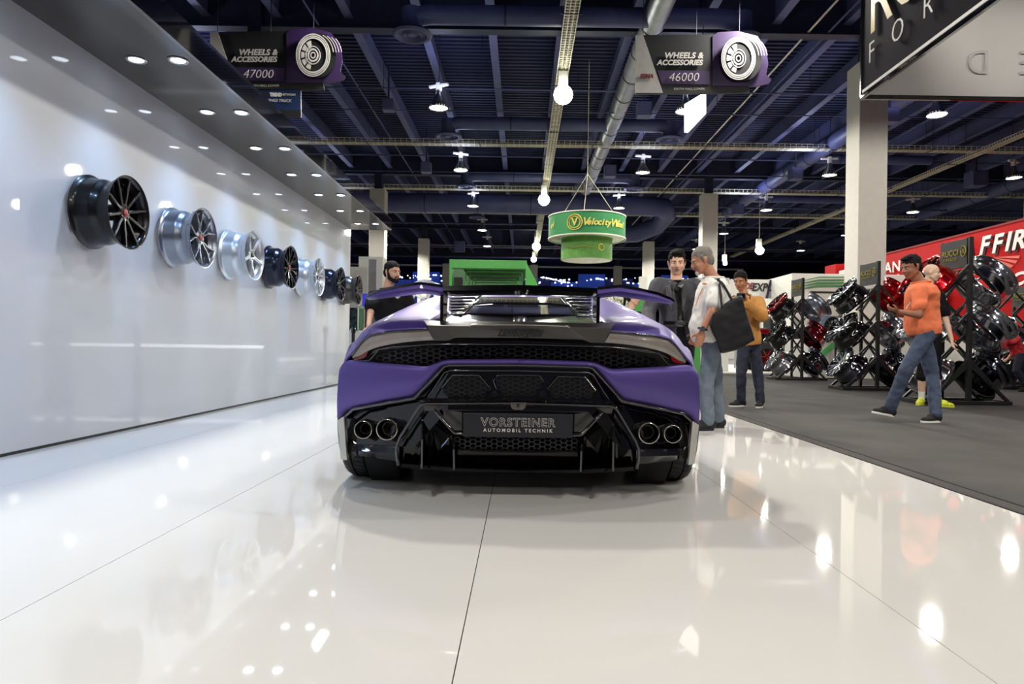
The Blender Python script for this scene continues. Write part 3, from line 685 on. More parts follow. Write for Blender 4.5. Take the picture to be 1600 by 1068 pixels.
def carobj(mb, nm, m, mirror=False, parent=None, **k):
    """mb in car-relative coordinates (x, D, z)"""
    b = MB(); b.v = [Vector((v.x, v.y-5.8, v.z)) for v in mb.v]; b.f = mb.f; b.m = mb.m
    o = b.build(nm, m, parent or CAR, **k)
    if mirror:
        b2 = MB(); b2.v = [Vector((-v.x, v.y, v.z)) for v in b.v]; b2.f = b.f; b2.m = b.m
        b2.build(nm, m, parent or CAR, **k)
    return o
def pts3(l): return [C(*p) for p in l]
def strip(top, bot, n=5, rows=6, thick=.03, bulge=0.0):
    A, B = crs(pts3(top), n), crs(pts3(bot), n); rings = []
    for a, b in zip(A, B):
        col = []
        for i in range(rows+1):
            t = i/rows; p = a.lerp(b, t); col.append(p + Vector((0, -bulge*4*t*(1-t), 0)))
        rings.append(col + [p+Vector((0, thick, 0)) for p in reversed(col)])
    return MB().loft(rings)
def full(l):
    """half outline/polyline -> mirrored full polyline"""
    P = pts3(l); return P + [Vector((-p.x, p.y, p.z)) for p in reversed(P) if abs(p.x) > .004]
def tubeline(l, r, nm, m=M_edge, mirror=True, n=8, span=3, whole=False):
    P = full(l) if whole else pts3(l)
    Q = []
    for a, b in zip(P[:-1], P[1:]):
        for k in range(span): Q.append(a.lerp(b, k/span))
    Q.append(P[-1]); Q2 = []
    for q in Q: Q2.append(q)
    return carobj(MB().tube(Q2, r, n, up=(0, 1, 0)), nm, m, mirror=mirror and not whole, smooth=True)
def plate(poly, nm, m, thick=.02, whole=True, mirror=False, bevel=0.003, **k):
    P = full(poly) if whole else pts3(poly)
    return carobj(MB().prism(P, (0, thick, 0)), nm, m, mirror=mirror, bevel=bevel, **k)
# ---- body shell: stations of half rings (x, D, z), top centre to sill
ST = [
 [(0,3.44,.825),(.2,3.44,.826),(.42,3.45,.822),(.56,3.46,.818),(.672,3.48,.808),(.76,3.47,.788),(.79,3.48,.765),(.845,3.48,.70),(.885,3.50,.655),(.905,3.50,.55),(.905,3.50,.42)],
 [(0,3.58,.845),(.2,3.58,.848),(.44,3.58,.872),(.56,3.60,.872),(.68,3.62,.865),(.78,3.63,.835),(.835,3.64,.79),(.89,3.66,.72),(.935,3.68,.65),(.958,3.68,.57),(.955,3.68,.52)],
 [(0,3.90,.88),(.2,3.90,.885),(.44,3.88,.91),(.56,3.90,.915),(.70,3.90,.905),(.81,3.90,.872),(.88,3.90,.82),(.925,3.90,.762),(.945,3.90,.75),(.955,3.90,.745),(.955,3.90,.735)],
 [(0,4.30,.94),(.2,4.30,.945),(.44,4.30,.955),(.54,4.30,.985),(.68,4.30,.985),(.785,4.30,.93),(.87,4.30,.85),(.94,4.30,.76),(.965,4.30,.68),(.975,4.30,.60),(.97,4.30,.42)],
 [(0,4.85,1.02),(.2,4.85,1.025),(.46,4.85,1.03),(.54,4.85,1.06),(.64,4.85,1.07),(.71,4.85,1.0),(.79,4.85,.89),(.88,4.85,.76),(.94,4.85,.62),(.97,4.85,.45),(.95,4.85,.20)],
 [(0,5.40,1.115),(.2,5.40,1.115),(.44,5.40,1.11),(.52,5.40,1.125),(.60,5.40,1.125),(.66,5.40,1.04),(.74,5.40,.91),(.86,5.40,.78),(.92,5.40,.60),(.96,5.40,.40),(.95,5.40,.16)],
 [(0,5.85,1.185),(.2,5.85,1.18),(.40,5.85,1.165),(.50,5.85,1.14),(.57,5.85,1.10),(.64,5.85,1.0),(.73,5.85,.88),(.86,5.85,.76),(.92,5.85,.58),(.96,5.85,.36),(.95,5.85,.14)],
 [(0,6.40,1.18),(.2,6.40,1.175),(.38,6.40,1.16),(.49,6.40,1.13),(.56,6.40,1.08),(.64,6.40,.97),(.75,6.40,.84),(.88,6.40,.74),(.93,6.40,.56),(.96,6.40,.34),(.95,6.40,.14)],
 [(0,6.95,1.02),(.2,6.95,1.015),(.40,6.95,1.0),(.50,6.95,.97),(.60,6.95,.92),(.70,6.95,.84),(.80,6.95,.78),(.90,6.95,.74),(.96,6.95,.74),(.98,6.95,.735),(.98,6.95,.73)],
 [(0,7.45,.82),(.2,7.45,.815),(.40,7.45,.80),(.52,7.45,.80),(.64,7.45,.80),(.76,7.45,.79),(.86,7.45,.74),(.93,7.45,.66),(.95,7.45,.52),(.95,7.45,.36),(.94,7.45,.14)],
 [(0,7.95,.62),(.2,7.95,.615),(.40,7.95,.60),(.52,7.95,.60),(.62,7.95,.59),(.72,7.93,.57),(.80,7.90,.53),(.86,7.86,.47),(.88,7.84,.38),(.88,7.84,.26),(.86,7.84,.14)],
 [(0,8.15,.42),(.2,8.15,.41),(.38,8.14,.40),(.48,8.12,.39),(.56,8.10,.38),(.64,8.06,.36),(.70,8.02,.33),(.75,7.98,.29),(.77,7.96,.24),(.77,7.96,.18),(.75,7.96,.12)]]
NS, NR = 5, 4
cols = [crs([Vector(st[j]) for st in ST], NS) for j in range(len(ST[0]))]     # along the car
G = []
for i in range(len(cols[0])): G.append(crs([c[i] for c in cols], NR))
def shellpart(i0, i1, j0, j1, nm, m, mirror=True, **k):
    mb = MB(); W = j1-j0+1
    vs = [G[i][j] for i in range(i0, i1+1) for j in range(j0, j1+1)]
    fs = [(a*W+b, a*W+b+1, (a+1)*W+b+1, (a+1)*W+b) for a in range(i1-i0) for b in range(j1-j0)]
    mb.add(vs, fs); return carobj(mb, nm, m, mirror=mirror, smooth=True, **k)
NI = len(G)-1; NJ = len(G[0])-1
shellpart(0, 6*NS, 2*NR, NJ, 'rear_quarter_panel', M_pur, solid=.012)        # hip and buttress
shellpart(0, 5*NS-1, 0, 2*NR, 'engine_cover', mat('cover_black', (5, 5, 7), .16, spec=.2), solid=.008)
shellpart(5*NS-1, 7*NS, 0, 2*NR, 'roof', M_pur, solid=.008)
shellpart(7*NS, 9*NS-2, 0, 3*NR, 'windshield', M_glass, solid=.008)
shellpart(6*NS, 8*NS, 3*NR+2, 6*NR, 'side_window', M_glass, solid=.008)
shellpart(6*NS, 7*NS, 2*NR, 3*NR+2, 'roof_rail', M_pur, solid=.008)
shellpart(7*NS, 8*NS, 3*NR, 3*NR+2, 'roof_rail', M_pur, solid=.008)
shellpart(6*NS, NI, 6*NR, NJ, 'front_fender', M_pur, solid=.010)
shellpart(8*NS, NI, 3*NR, 6*NR, 'front_fender', M_pur, solid=.010)
shellpart(9*NS-2, NI, 0, 3*NR, 'hood', M_pur, solid=.010)
carobj(MB().box((-.92, 4.3, .13), (.92, 6.5, .2)).box((-.72, 3.65, .14), (.72, 8.0, .2)), 'underbody', M_sblack)
carobj(MB().box((-.74, 7.9, .12), (.74, 8.12, .38)), 'front_bumper', M_sblack, bevel=.03)
# ---- engine cover details on the sloping black deck
def deck(px, py, lift=.0):
    """photo pixel -> point on the sloping engine deck"""
    D = 4.6
    for _ in range(30):
        p = U(px, py, D); x = abs(p.x-X0); zt = None
        # deck height by D from centre column, interpolated
        for a, b in zip(G[:-1], G[1:]):
            if a[0].y <= D <= b[0].y or (b is G[-1]): 
                t = (D-a[0].y)/max(1e-6, b[0].y-a[0].y); zt = a[0].z+(b[0].z-a[0].z)*t; break
        if zt is None: zt = .83
        D += (p.z - zt)*2.0 if True else 0
        D = max(3.5, min(5.85, D))
    p = U(px, py, D); return Vector((p.x-X0, D, p.z+lift))
def dk(l, lift=.012): return [deck(a, b, lift) for a, b in l]
gl = [(741, 494), (758, 467), (800, 464.5)]
P = dk([(724, 494), (752, 467)], .02); P2 = [Vector((-p.x, p.y, p.z)) for p in reversed(P)]
carobj(MB().prism(P+P2, (0, 0, -.012)), 'engine_glass', M_glass, bevel=.004)
for l in ([(700, 466), (699, 494), (704, 499), (722, 498)], [(724, 493), (752, 467)]):
    carobj(MB().tube(dk(l, .03), .008, 8), 'deck_trim', M_chrome if l[0][0] == 700 else M_edge, mirror=True, smooth=True)
Q = dk([(735, 482), (770, 479.5)], .03); carobj(MB().tube(Q+[Vector((-p.x, p.y, p.z)) for p in reversed(Q)], .006, 6), 'glass_seam', M_edge)
for k in range(6):
    y = 468 + 5.0*k; xr = 752 - 5.4*k
    a, b = deck(703, y, .035), deck(xr-4, y-.6, .035)
    carobj(MB().bar(a, b, .045, .012, up=(0, -.25, 1)), 'louver', M_edge, mirror=True, bevel=.003)
# white-lit gap: B-pillar rails beside the deck
# ---- tail edge, dark panel with the script
def band(top, bot, nm, m, thick=.03, **k):
    P = pts3(top); Qb = pts3(bot); Pm = [Vector((-p.x, p.y, p.z)) for p in reversed(P) if abs(p.x) > .004]; Qm = [Vector((-p.x, p.y, p.z)) for p in reversed(Qb) if abs(p.x) > .004]
    A = P+Pm; B = Qb+Qm
    rings = [[a, b, b+Vector((0, thick, 0)), a+Vector((0, thick, 0))] for a, b in zip(A, B)]
    return carobj(MB().loft(rings), nm, m, **k)
band([(661, 500, .12), (700, 501.5, .12), (809, 502, .12)], [(667, 508, 0), (700, 509, 0), (809, 509.5, 0)], 'tail_lip', mat('lip_black', (7, 7, 9), .35, spec=.2), bevel=.003)
band([(667, 508, -.01), (700, 508.5, -.01), (732, 509, -.01), (738, 507, -.01), (809, 507, -.01)], [(678, 532, .0), (700, 532, .0), (711, 527.5, .0), (713, 527.5, 0), (809, 527.5, .0)], 'tail_panel', M_panel, bevel=.002)
tubeline([(733, 509, -.02), (738, 507, -.02), (809, 507, -.02)], .004, 'tail_edge_trim', M_pipe, whole=True)
xd = (1, 0, -.0)
def ctext(s, px, py, off, size, m, **k):
    p = C(px, py, off); return text(s, m, (p.x+X0, p.y, p.z), (1, 0, 0), (0, 0, 1), size, CAR, **k)
ctext('Lamborghini', 809, 521, -.03, .043, M_pit, shear=.5, sx=.98, offset=.0012)
# ---- black recess behind everything
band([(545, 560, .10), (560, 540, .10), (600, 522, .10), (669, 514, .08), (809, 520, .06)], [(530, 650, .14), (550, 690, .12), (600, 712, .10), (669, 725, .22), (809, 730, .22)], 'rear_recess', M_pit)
# ---- tail lamps
tl_t = [(550.5, 557), (557, 546), (566, 534.5), (578, 525), (603, 520), (640, 517), (669, 515.5)]
tl_b = [(552, 560), (562, 556), (577, 547), (594, 541), (624, 535.5), (652, 532.5), (678, 531)]
carobj(strip(tl_t, tl_b, thick=.02, bulge=.008), 'tail_lamp', M_lens, mirror=True, autos=50)
tubeline([(550, 556, -.005), (557, 545, -.005), (566, 533.5, -.005), (578, 524, -.005), (603, 518.5, -.005), (640, 516, -.005), (668, 514.5, -.005)], .0045, 'lamp_surround', M_black)
carobj(strip([(553, 560, -.004), (562, 556.5, -.004), (575, 549, -.004)], [(554, 561.5, -.004), (566, 560, -.004), (572, 556, -.004)], thick=.02), 'red_reflector', M_redl, mirror=True)
# ---- grille between the lamps
band([(553, 561, .02), (590, 543.5, .02), (676, 534, .02), (809, 531, .02)], [(553, 563, .02), (598, 546, .02), (678, 537.5, .02), (809, 537.5, .02)], 'grille_lip', M_black, bevel=.003)
tubeline([(552, 562, -.004), (576, 563.5, -.004), (580, 560, -.004), (592, 546, -.004), (612, 541.5, -.004), (678, 537.5, -.004), (809, 537.5, -.004)], .0032, 'grille_trim', M_edge, whole=True)
def hexgrid(test, x0, x1, y0, y1, cw, ch, off, nm):
    m = MB(); pitchx = cw*1.45/2; i = 0; x = x0
    while x < x1:
        y = y0 + (ch/2 if i % 2 else 0)
        while y < y1:
            if test(x, y):
                a, b = cw*.5, ch*.5
                hp = [(x-a, y), (x-a*.45, y-b), (x+a*.45, y-b), (x+a, y), (x+a*.45, y+b), (x-a*.45, y+b)]
                def CC(q):
                    if q[0] <= 809: return C(q[0], q[1], off)
                    v = C(2*809-q[0], q[1], off); return Vector((-v.x, v.y, v.z))
                Pq = [CC(q) for q in hp]; cen = sum(Pq, Vector())/6; inn = [cen+(p-cen)*.80 for p in Pq]; n = 6
                m.add(Pq+inn+[p+Vector((0, .012, 0)) for p in inn], [(k, (k+1) % n, n+(k+1) % n, n+k) for k in range(n)]+[(n+k, n+(k+1) % n, 2*n+(k+1) % n, 2*n+k) for k in range(n)])
            y += ch
        x += pitchx; i += 1
    o = carobj(m, nm, M_meshc); o['kind'] = 'stuff'; return o
def inpoly(poly):
    def t(x, y):
        c = False; j = len(poly)-1
        for i in range(len(poly)):
            xi, yi = poly[i]; xj, yj = poly[j]
            if (yi > y) != (yj > y) and x < (xj-xi)*(y-yi)/(yj-yi)+xi: c = not c
            j = i
        return c
    return t
mp = lambda l: l + [(1618-x, y) for x, y in reversed(l)]
hexgrid(inpoly(mp([(588, 560), (600, 549), (640, 545), (678, 542), (809, 541)]) [:5] + mp([(588, 560), (600, 549), (640, 545), (678, 542), (809, 541)])[5:] + [(1030, 562), (950, 568), (920, 560), (698, 558), (667, 568), (600, 565)]), 584, 1034, 541, 572, 13.5, 7.2, .05, 'grille_mesh')
hexgrid(inpoly([(690, 606), (707, 587), (748, 587), (765, 606), (754, 618), (698, 617)]), 688, 768, 588, 618, 11.5, 7, -.002, 'vent_mesh')
hexgrid(inpoly([(1618-a, b) for a, b in [(690, 606), (707, 587), (748, 587), (765, 606), (754, 618), (698, 617)]]), 850, 932, 588, 618, 11.5, 7, -.002, 'vent_mesh')
hexgrid(inpoly([(772, 592), (778, 587), (840, 587), (846, 592), (832, 616), (786, 616)]), 772, 848, 588, 618, 11.5, 7, -.002, 'vent_mesh')
hexgrid(inpoly([(712, 684), (906, 684), (903, 701), (715, 701)]), 714, 906, 686, 702, 11.5, 7, .04, 'lower_mesh')
VP1 = [(690, 606), (707, 587), (748, 587), (765, 606), (754, 619), (698, 619)]
carobj(MB().prism(pts3([(a, b, .006) for a, b in VP1]), (0, .006, 0)), 'vent_shade_plate', M_pit, mirror=True)  # flat dark plates in place of the shade inside the recessed vents
q_ = [C(773, 592, .006), C(779, 587, .006)]; q3 = [C(786, 618, .006)]
carobj(MB().prism(q_+[Vector((-p.x, p.y, p.z)) for p in reversed(q_)]+[Vector((-q3[0].x, q3[0].y, q3[0].z)), q3[0]], (0, .006, 0)), 'vent_shade_plate', M_pit)
# ---- purple bumper with its centre band
bt = [(531, 577, .0), (538, 567), (551, 564), (590, 568), (640, 572), (665, 573.5), (680, 569), (698, 563.5), (740, 562.5), (809, 562)]
bb = [(527.5, 652, .0), (533, 650), (545, 640), (580, 632), (630, 622), (652, 614), (682, 581), (696, 570), (740, 569), (809, 569)]
bt = [p if len(p) == 3 else p+(0.0,) for p in bt]; bb = [p if len(p) == 3 else p+(0.0,) for p in bb]
bt = [(x, y, o-.02) for x, y, o in bt]; bb = [(x, y, o-.0) for x, y, o in bb]
P = crs(pts3(bt), 4); Qb = crs(pts3(bb), 4)
rings = []
for a, b in zip(P, Qb):
    col = [a+Vector((0, .035, 0.002))] + [a.lerp(b, i/8)+Vector((0, -.02*4*(i/8)*(1-i/8), 0)) for i in range(9)] + [b+Vector((0, .04, 0))]
    rings.append(col)
mb = MB().loft(rings, cap=False, closed=False)
carobj(mb, 'rear_bumper', M_pur, mirror=True, smooth=True, solid=.006)
# side of bumper joins the flank
sd = MB(); 
E = [Vector((P[0].x, P[0].y, P[0].z)).lerp(Qb[0], i/8) for i in range(9)]
rings = [[e + Vector((0, -.0, 0)) for e in E], [Vector((-.955, 3.70, e.z)) for i, e in enumerate(E)]]
carobj(MB().loft(rings, cap=False, closed=False), 'bumper_corner', M_pur, mirror=True, smooth=True, solid=.006)
for s_ in (1, -1):
    p = C(572, 610, -.022); 
    M = Matrix.Translation((s_*p.x, p.y, p.z)) @ Matrix.Rotation(radians(90), 4, 'X')
    carobj(MB().lathe([(.0001, .004), (.0065, .004), (.0085, 0), (.0065, -.006), (.0001, -.006)], 16, M), 'parking_sensor', M_mblack)
carobj(strip([(530, 606, -.03), (539, 601, -.03)], [(530, 620, -.03), (535, 611, -.03)], thick=.02), 'side_reflector', M_redl, mirror=True)
# ---- black surround: outer panel
surT = [(527.5, 654, -.0), (540, 645), (552, 639), (600, 630), (648, 622), (660, 606), (691, 573), (700, 569), (809, 569)]
surB = [(529, 718, -.0), (541, 722), (552, 690), (600, 693), (640, 693), (650, 693), (675, 693), (700, 693), (809, 693)]
tubeline([(538, 722, -.012), (538, 652, -.012), (552, 639, -.012), (600, 630, -.012), (648, 622, -.012), (656, 613, -.012), (694, 572, -.012), (702, 569.5, -.012), (809, 569.5, -.012)], .0085, 'surround_bead', M_edge, whole=True)
band([(540, 652, .06), (552, 641, .06), (600, 632, .06), (648, 624, .05), (700, 571, .022), (809, 571, .022)], [(540, 700, .02), (552, 694, .02), (600, 697, .02), (648, 697, .02), (700, 640, .012), (809, 640, .012)], 'black_surround', M_black, thick=.02)
tubeline([(667, 623, -.01), (694, 582, -.01), (702, 578.5, -.01), (809, 578.5, -.01)], .004, 'inner_trim', M_edge, whole=True)
for pl in ([(690, 606), (707, 586), (749, 586), (767, 607), (757, 619)],):
    P = pts3([(a, b, -.006) for a, b in pl]); carobj(MB().tube(P, .0028, 6), 'vent_trim', M_edge, mirror=True)
P = full([(771, 592, -.006), (778, 585.5, -.006), (809, 585.5, -.006)]); P = [C(776, 607, -.006)]+[C(771, 594, -.006)]+P[1:-1]+[Vector((-C(771, 594, -.006).x, C(771, 594, -.006).y, C(771, 594, -.006).z))]
carobj(MB().tube(P, .0028, 6), 'vent_trim', M_edge)
for s_ in (1, -1):
    p = C(773, 614, -.01); M = Matrix.Translation((s_*p.x, p.y, p.z)) @ Matrix.Rotation(radians(90), 4, 'X')
    carobj(MB().lathe([(.010, .015), (.014, .015), (.014, -.01), (.010, -.01)], 16, M, closed=True).lathe([(.0001, .004), (.008, .004), (.008, -.01), (.0001, -.01)], 10, M), 'tow_ring', M_edge)
# horizontal shelf under the vents
band([(660, 622, -.01), (809, 621, -.01)], [(662, 627, -.05), (809, 626, -.05)], 'shelf', M_edge, thick=.02, bevel=.003)
# ---- diffuser
band([(661, 632, .01), (809, 631, .01)], [(663, 642, .02), (809, 641, .02)], 'bumper_beam', M_panel, thick=.03, bevel=.004)
tubeline([(622, 727, -.02), (619.5, 697, -.02), (625, 683, -.02), (652, 640, -.02), (658, 632, -.02), (667, 629.5, -.02), (809, 629, -.02)], .0085, 'diffuser_frame', M_edge, whole=True)
tubeline([(678, 640, -.015), (708, 674, -.015), (713, 676.5, -.015), (726, 677, -.015)], .009, 'diffuser_strut', M_edge)
# emblem
pE = [C(797, 628, -.035), C(799, 637, -.035), C(803, 640, -.035)]; pE = pE + [Vector((-p.x, p.y, p.z)) for p in reversed(pE)]
carobj(MB().prism(pE, (0, .02, 0)), 'camera_housing', mat('emblem_grey', (112, 110, 106), .35, metal=.5), bevel=.002)
ctext('R', 809, 634, -.04, .024, M_pit)
# triangular webs and inner sheets, leaning forward under the car (they mirror the floor)
def sheet(pp, nm, m=M_black, mirror=True, t=.008): return carobj(MB().prism(pts3(pp), (0, t, 0)), nm, m, mirror=mirror, bevel=.002)
sheet([(627, 690, .02), (660, 640, .02), (657, 700, .10), (655, 727, .16), (628, 728, .16)], 'diffuser_sheet')
sheet([(664, 642, .03), (706, 680, .05), (708, 733, .22), (662, 733, .22)], 'diffuser_sheet')
sheet([(672, 633, .03), (722, 644, .03), (722, 672, .05), (710, 672, .05)], 'diffuser_sheet', M_panel)
# fins
def fin(pts, nm='diffuser_fin', w=.010):
    P = pts3(pts); m = MB(); m.prism([p-Vector((w/2, 0, 0)) for p in P], (w, 0, 0)); return carobj(m, nm, M_edge, mirror=True, bevel=.0025)
fin([(659.5, 652, .04), (659.5, 686, -.05), (659, 732, -.05), (661, 731, .35), (664, 650, .22)])
fin([(709, 690, .0), (709, 701, -.05), (709.5, 734, -.05), (711, 733, .35), (711, 690, .2)])
fin([(622, 697, -.02), (622, 727, -.02), (626, 727, .3), (626, 697, .2)])
carobj(strip([(668, 636, .05), (673, 645, .05)], [(668, 731, .10), (679, 731, .16)], thick=.02), 'fin_base', M_black, mirror=True)
# centre lower body
band([(714, 703, .02), (809, 705, .02)], [(716, 707, -.01), (809, 709, -.01)], 'lower_lip', M_panel, thick=.04, bevel=.004)
band([(714, 706, .01), (809, 708, .01)], [(716, 731, .20), (809, 733, .20)], 'lower_tunnel', M_black, thick=.02, bevel=.003)
band([(628, 724, .10), (712, 731, .10), (809, 735, .10)], [(626, 730, .16), (700, 736, .16), (809, 738, .16)], 'diffuser_floor', M_sblack, thick=.35)
# number plate
pp = [C(723.5, 644.5, -.05), C(723.5, 682, -.05)]; pp = pp+[Vector((-p.x, p.y, p.z)) for p in reversed(pp)]
yb = min(p.y for p in pp); pp = [Vector((p.x, yb, p.z)) for p in pp]
NP = carobj(MB().prism(pp, (0, .012, 0)), 'number_plate', mat('plate_black', (30, 30, 38), .35), bevel=.004)
M_ptxt = mat('plate_text', (222, 220, 214), .5)
pc = C(809, 661, -.05); yy = yb-.002
o1 = text('VORSTEINER', M_ptxt, (X0, yy, pc.z+.002), (1, 0, 0), (0, 0, 1), .055, CAR, sx=1.0, offset=.0017, extrude=.0012, spacing=1.15)
o2 = text('VORSTEINER', mat('plate_black', (30, 30, 38)), (X0, yy-.001, pc.z+.002), (1, 0, 0), (0, 0, 1), .055, CAR, sx=1.0, offset=-.0001, extrude=.0014, spacing=1.15)
text('AUTOMOBIL TECHNIK', M_ptxt, (X0, yy-.001, pc.z-.035), (1, 0, 0), (0, 0, 1), .0225, CAR, spacing=1.55, offset=.0005, extrude=.001)
# ---- exhausts
def pipe(px, py, r, nm='tailpipe'):
    for s_ in (1, -1):
        p = C(px, py, -.03); r_ = r/F*p.y
        M = Matrix.Translation((s_*p.x, p.y, p.z)) @ Matrix.Rotation(radians(-90), 4, 'X')
        o = carobj(MB().lathe([(r_*.92, 0), (r_, 0.002), (r_, .16), (r_*.92, .16)], 40, M, closed=True), nm, M_sblack, autos=40)
        carobj(MB().lathe([(r_*.90, -.003), (r_*.94, -.006), (r_*1.0, -.005), (r_*1.03, .004), (r_*.92, .006)], 40, M, closed=True), 'pipe_lip', M_pipe, autos=60)
        carobj(MB().lathe([(r_*.58, .05), (r_*.64, .05), (r_*.64, .14), (r_*.58, .14)], 28, M, closed=True), 'inner_pipe', M_panel, autos=40)
pipe(567.5, 671, 14); pipe(604.5, 670.7, 16.5)
carobj(strip([(546, 688, .0), (551, 693, .0), (585, 695, .0), (618, 696, .0)], [(552, 700, -.03), (556, 704, -.03), (585, 706, -.02), (619, 707, -.02)], thick=.02), 'exhaust_shelf', M_edge, mirror=True, bevel=.002)
carobj(strip([(556, 703, -.02), (585, 706, -.02), (619, 707, -.02)], [(562, 712, .10), (590, 716, .10), (621, 720, .10)], thick=.02), 'exhaust_undertray', M_black, mirror=True)
carobj(MB().prism(pts3([(543, 690, -.0), (556, 705, .0), (557, 711, .02), (551, 714, .02), (542, 706, .0)]), (0, .05, 0)), 'corner_bracket', M_sblack, mirror=True)
# grey vertical corner blades
carobj(MB().prism(pts3([(527, 656, -.03), (537, 650, -.03), (542, 719, -.03), (532, 717, -.03)]), (0, .05, 0)), 'corner_blade', M_fin, mirror=True, bevel=.003)
# ---- tyres and rims
def tyre(x, D, wdt, R, nm='wheel'):
    s_ = 1 if x > 0 else -1
    w2 = wdt/2; prof = [(R*.70, -w2*.86), (R*.80, -w2*.97), (R*.90, -w2), (R*.965, -w2*.93), (R*.99, -w2*.84)]
    for g in (-.62, -.22, .22, .62):
        prof += [(R, w2*(g-.16)), (R, w2*(g-.035)), (R*.972, w2*(g-.03)), (R*.972, w2*(g+.03)), (R, w2*(g+.035))]
    prof += [(R, w2*.80), (R*.99, w2*.84), (R*.965, w2*.93), (R*.90, w2), (R*.80, w2*.97), (R*.70, w2*.86)]
    M = Matrix.Translation((x, D, R)) @ Matrix.Rotation(radians(90)*s_, 4, 'Y')
    o = carobj(MB().lathe(prof, 96, M, closed=True), 'tyre', M_rubber, autos=30)
    m = MB()
    for k in range(56):
        a = 2*pi*k/56
        for g0, g1, da in ((-.80, -.66, .04), (-.58, -.26, -.05), (.26, .58, .05), (.66, .80, -.04)):
            p = M @ Vector((R*1.0*cos(a), R*1.0*sin(a), w2*g0)); q = M @ Vector((R*1.0*cos(a+da), R*1.0*sin(a+da), w2*g1)); n_ = M.to_3x3() @ Vector((cos(a), sin(a), 0))
            m.bar(p-n_*.001, q-n_*.001, .007, .006, up=tuple(n_))
    carobj(m, 'tread_sipes', M_pit, parent=CAR)['kind'] = 'stuff'
    rim(None, (x+X0, D, R), (s_, 0, 0), 'split5', R*.74, wdt*.86, R_gloss, R_gloss, M_lug, parent=CAR, name='rim')
for s_ in (-1, 1):
    tyre(s_*.785, 3.92, .335, .362); tyre(s_*.83, 6.95, .26, .345)
    carobj(MB().lathe([(.372, -.16), (.40, -.16), (.40, .0), (.372, .0)], 40, Matrix.Translation((s_*.80, 3.92, .362)) @ Matrix.Rotation(radians(90)*s_, 4, 'Y'), closed=True), 'wheel_arch', M_pit)
# ---- rear wing
def wingring(px, py_top, py_bot, D, chord):
    a = U(px, py_top, D); b = U(px, py_bot, D); x = a.x-X0; zt, zb = a.z, b.z; h = zt-zb
    return [Vector((x, D, zt)), Vector((x, D-.006, zb+h*.3)), Vector((x, D+.03, zb)), Vector((x, D+chord*.5, zb-.004)), Vector((x, D+chord, zb+h*.35)), Vector((x, D+chord, zb+h*.6)), Vector((x, D+chord*.5, zt-.004))]
D_ = 3.52
mid = [wingring(px, a, b, D_, .30) for px, a, b in [(692, 446.5, 457), (720, 446, 457), (760, 445, 456.5), (809.5, 444.8, 456.5)]]
midm = [[Vector((-p.x, p.y, p.z)) for p in r] for r in reversed(mid[:-1])]
carobj(MB().loft(mid+midm), 'wing_blade', M_black, autos=35)
end = [wingring(*q) for q in [(571.5, 464, 466, 3.66, .14), (578, 459.5, 465.5, 3.62, .18), (598, 452, 461.5, 3.56, .25), (625, 446.5, 457.5, D_, .29), (657, 442, 454, D_, .30), (676, 444.5, 456.5, D_, .30), (692, 446.5, 460, D_, .30)]]
carobj(MB().loft(end), 'wing_end', M_pur, mirror=True, autos=35)
top = [[r[0]+Vector((0, -.006, .006)), r[0]+Vector((0, -.006, -.006)), r[0]+Vector((0, .03, -.004)), r[6]+Vector((0, 0, .008)), r[5]+Vector((0, 0, .008)), r[6]+Vector((0, 0, .014))] for r in end]
carobj(MB().loft(top), 'wing_edge', M_black, mirror=True, autos=35)
for s_ in (-1, 1):
    a, b = U(691.5, 458, D_+.08), U(692.5, 505, D_+.10); x = s_*abs(a.x-X0); xb = s_*abs(b.x-X0)
    carobj(MB().prism([Vector((x-.009, D_+.05, a.z)), Vector((x-.009, D_+.24, a.z)), Vector((xb-.009, D_+.20, .85)), Vector((xb-.009, D_+.02, .845))], (.018, 0, 0)), 'wing_mount', M_black, bevel=.003)
    carobj(MB().box((xb-.03, D_-.02, .84), (xb+.03, D_+.22, .855)), 'mount_foot', M_black, bevel=.003)
# ================================================================ PEOPLE
def skin(nm, c): return mat('skin_'+nm, c, .5, var=.06, vscale=30, bump=.05, bscale=200)
def cloth(nm, c, r=.85, **k): return mat('cloth_'+nm, c, r, bump=.15, bscale=120, **k)
M_eye = mat('eye_white', (225, 220, 214), .2); M_iris = mat('iris', (30, 20, 14), .2)
def V3(x): return Vector(x)
def tor_rings(J, inf, t0, t1, belly=0.0, n=20, sw=1.0):
    """elliptic torso sections from crotch (0) to neck (1)"""
    hip, neck = J['hip'], J['neck']; up = neck-hip; L = up.length; un = up.normalized()
    rs = (J['shR']-J['shL']); sw_ = rs.length/2; rs = rs.normalized(); rh = J.get('hipr', rs).normalized()
    prof = [(-.16, .60, .58), (-.06, .86, .92), (.05, .94, 1.0), (.22, .86, .94), (.42, .86, .93+.0), (.60, .95, 1.0), (.76, 1.02, 1.02), (.88, .98, .86), (.95, .66, .66), (1.0, .34, .50), (1.04, .27, .48)]
    out = []
    for t, w, d in prof:
        if t < t0-1e-6 or t > t1+1e-6: continue
        r = rh.lerp(rs, min(1, max(0, t))); r = (r-un*r.dot(un)).normalized(); f = un.cross(r).normalized()
        if f.dot(J['front']) < 0: f = -f
        c = hip+up*t; W = (.165*w*J['s']*J.get('wide', 1))+inf; Dp = (.115*d*J['s']*J.get('deep', 1))+inf
        b = belly*math.exp(-((t-.22)/.25)**2)
        W += (0 if t > .7 else b*.25)
        c = c + f*(b*.5) - f*(.012 if t > .6 else 0)
        if t >= .72 and t < .9: W = max(W, sw_*.98*(1 if t < .85 else .93)+inf*.6) if sw else W
        out.append([c + r*cos(2*pi*k/n)*W + f*sin(2*pi*k/n)*(Dp+b*.5) for k in range(n)])
    return out
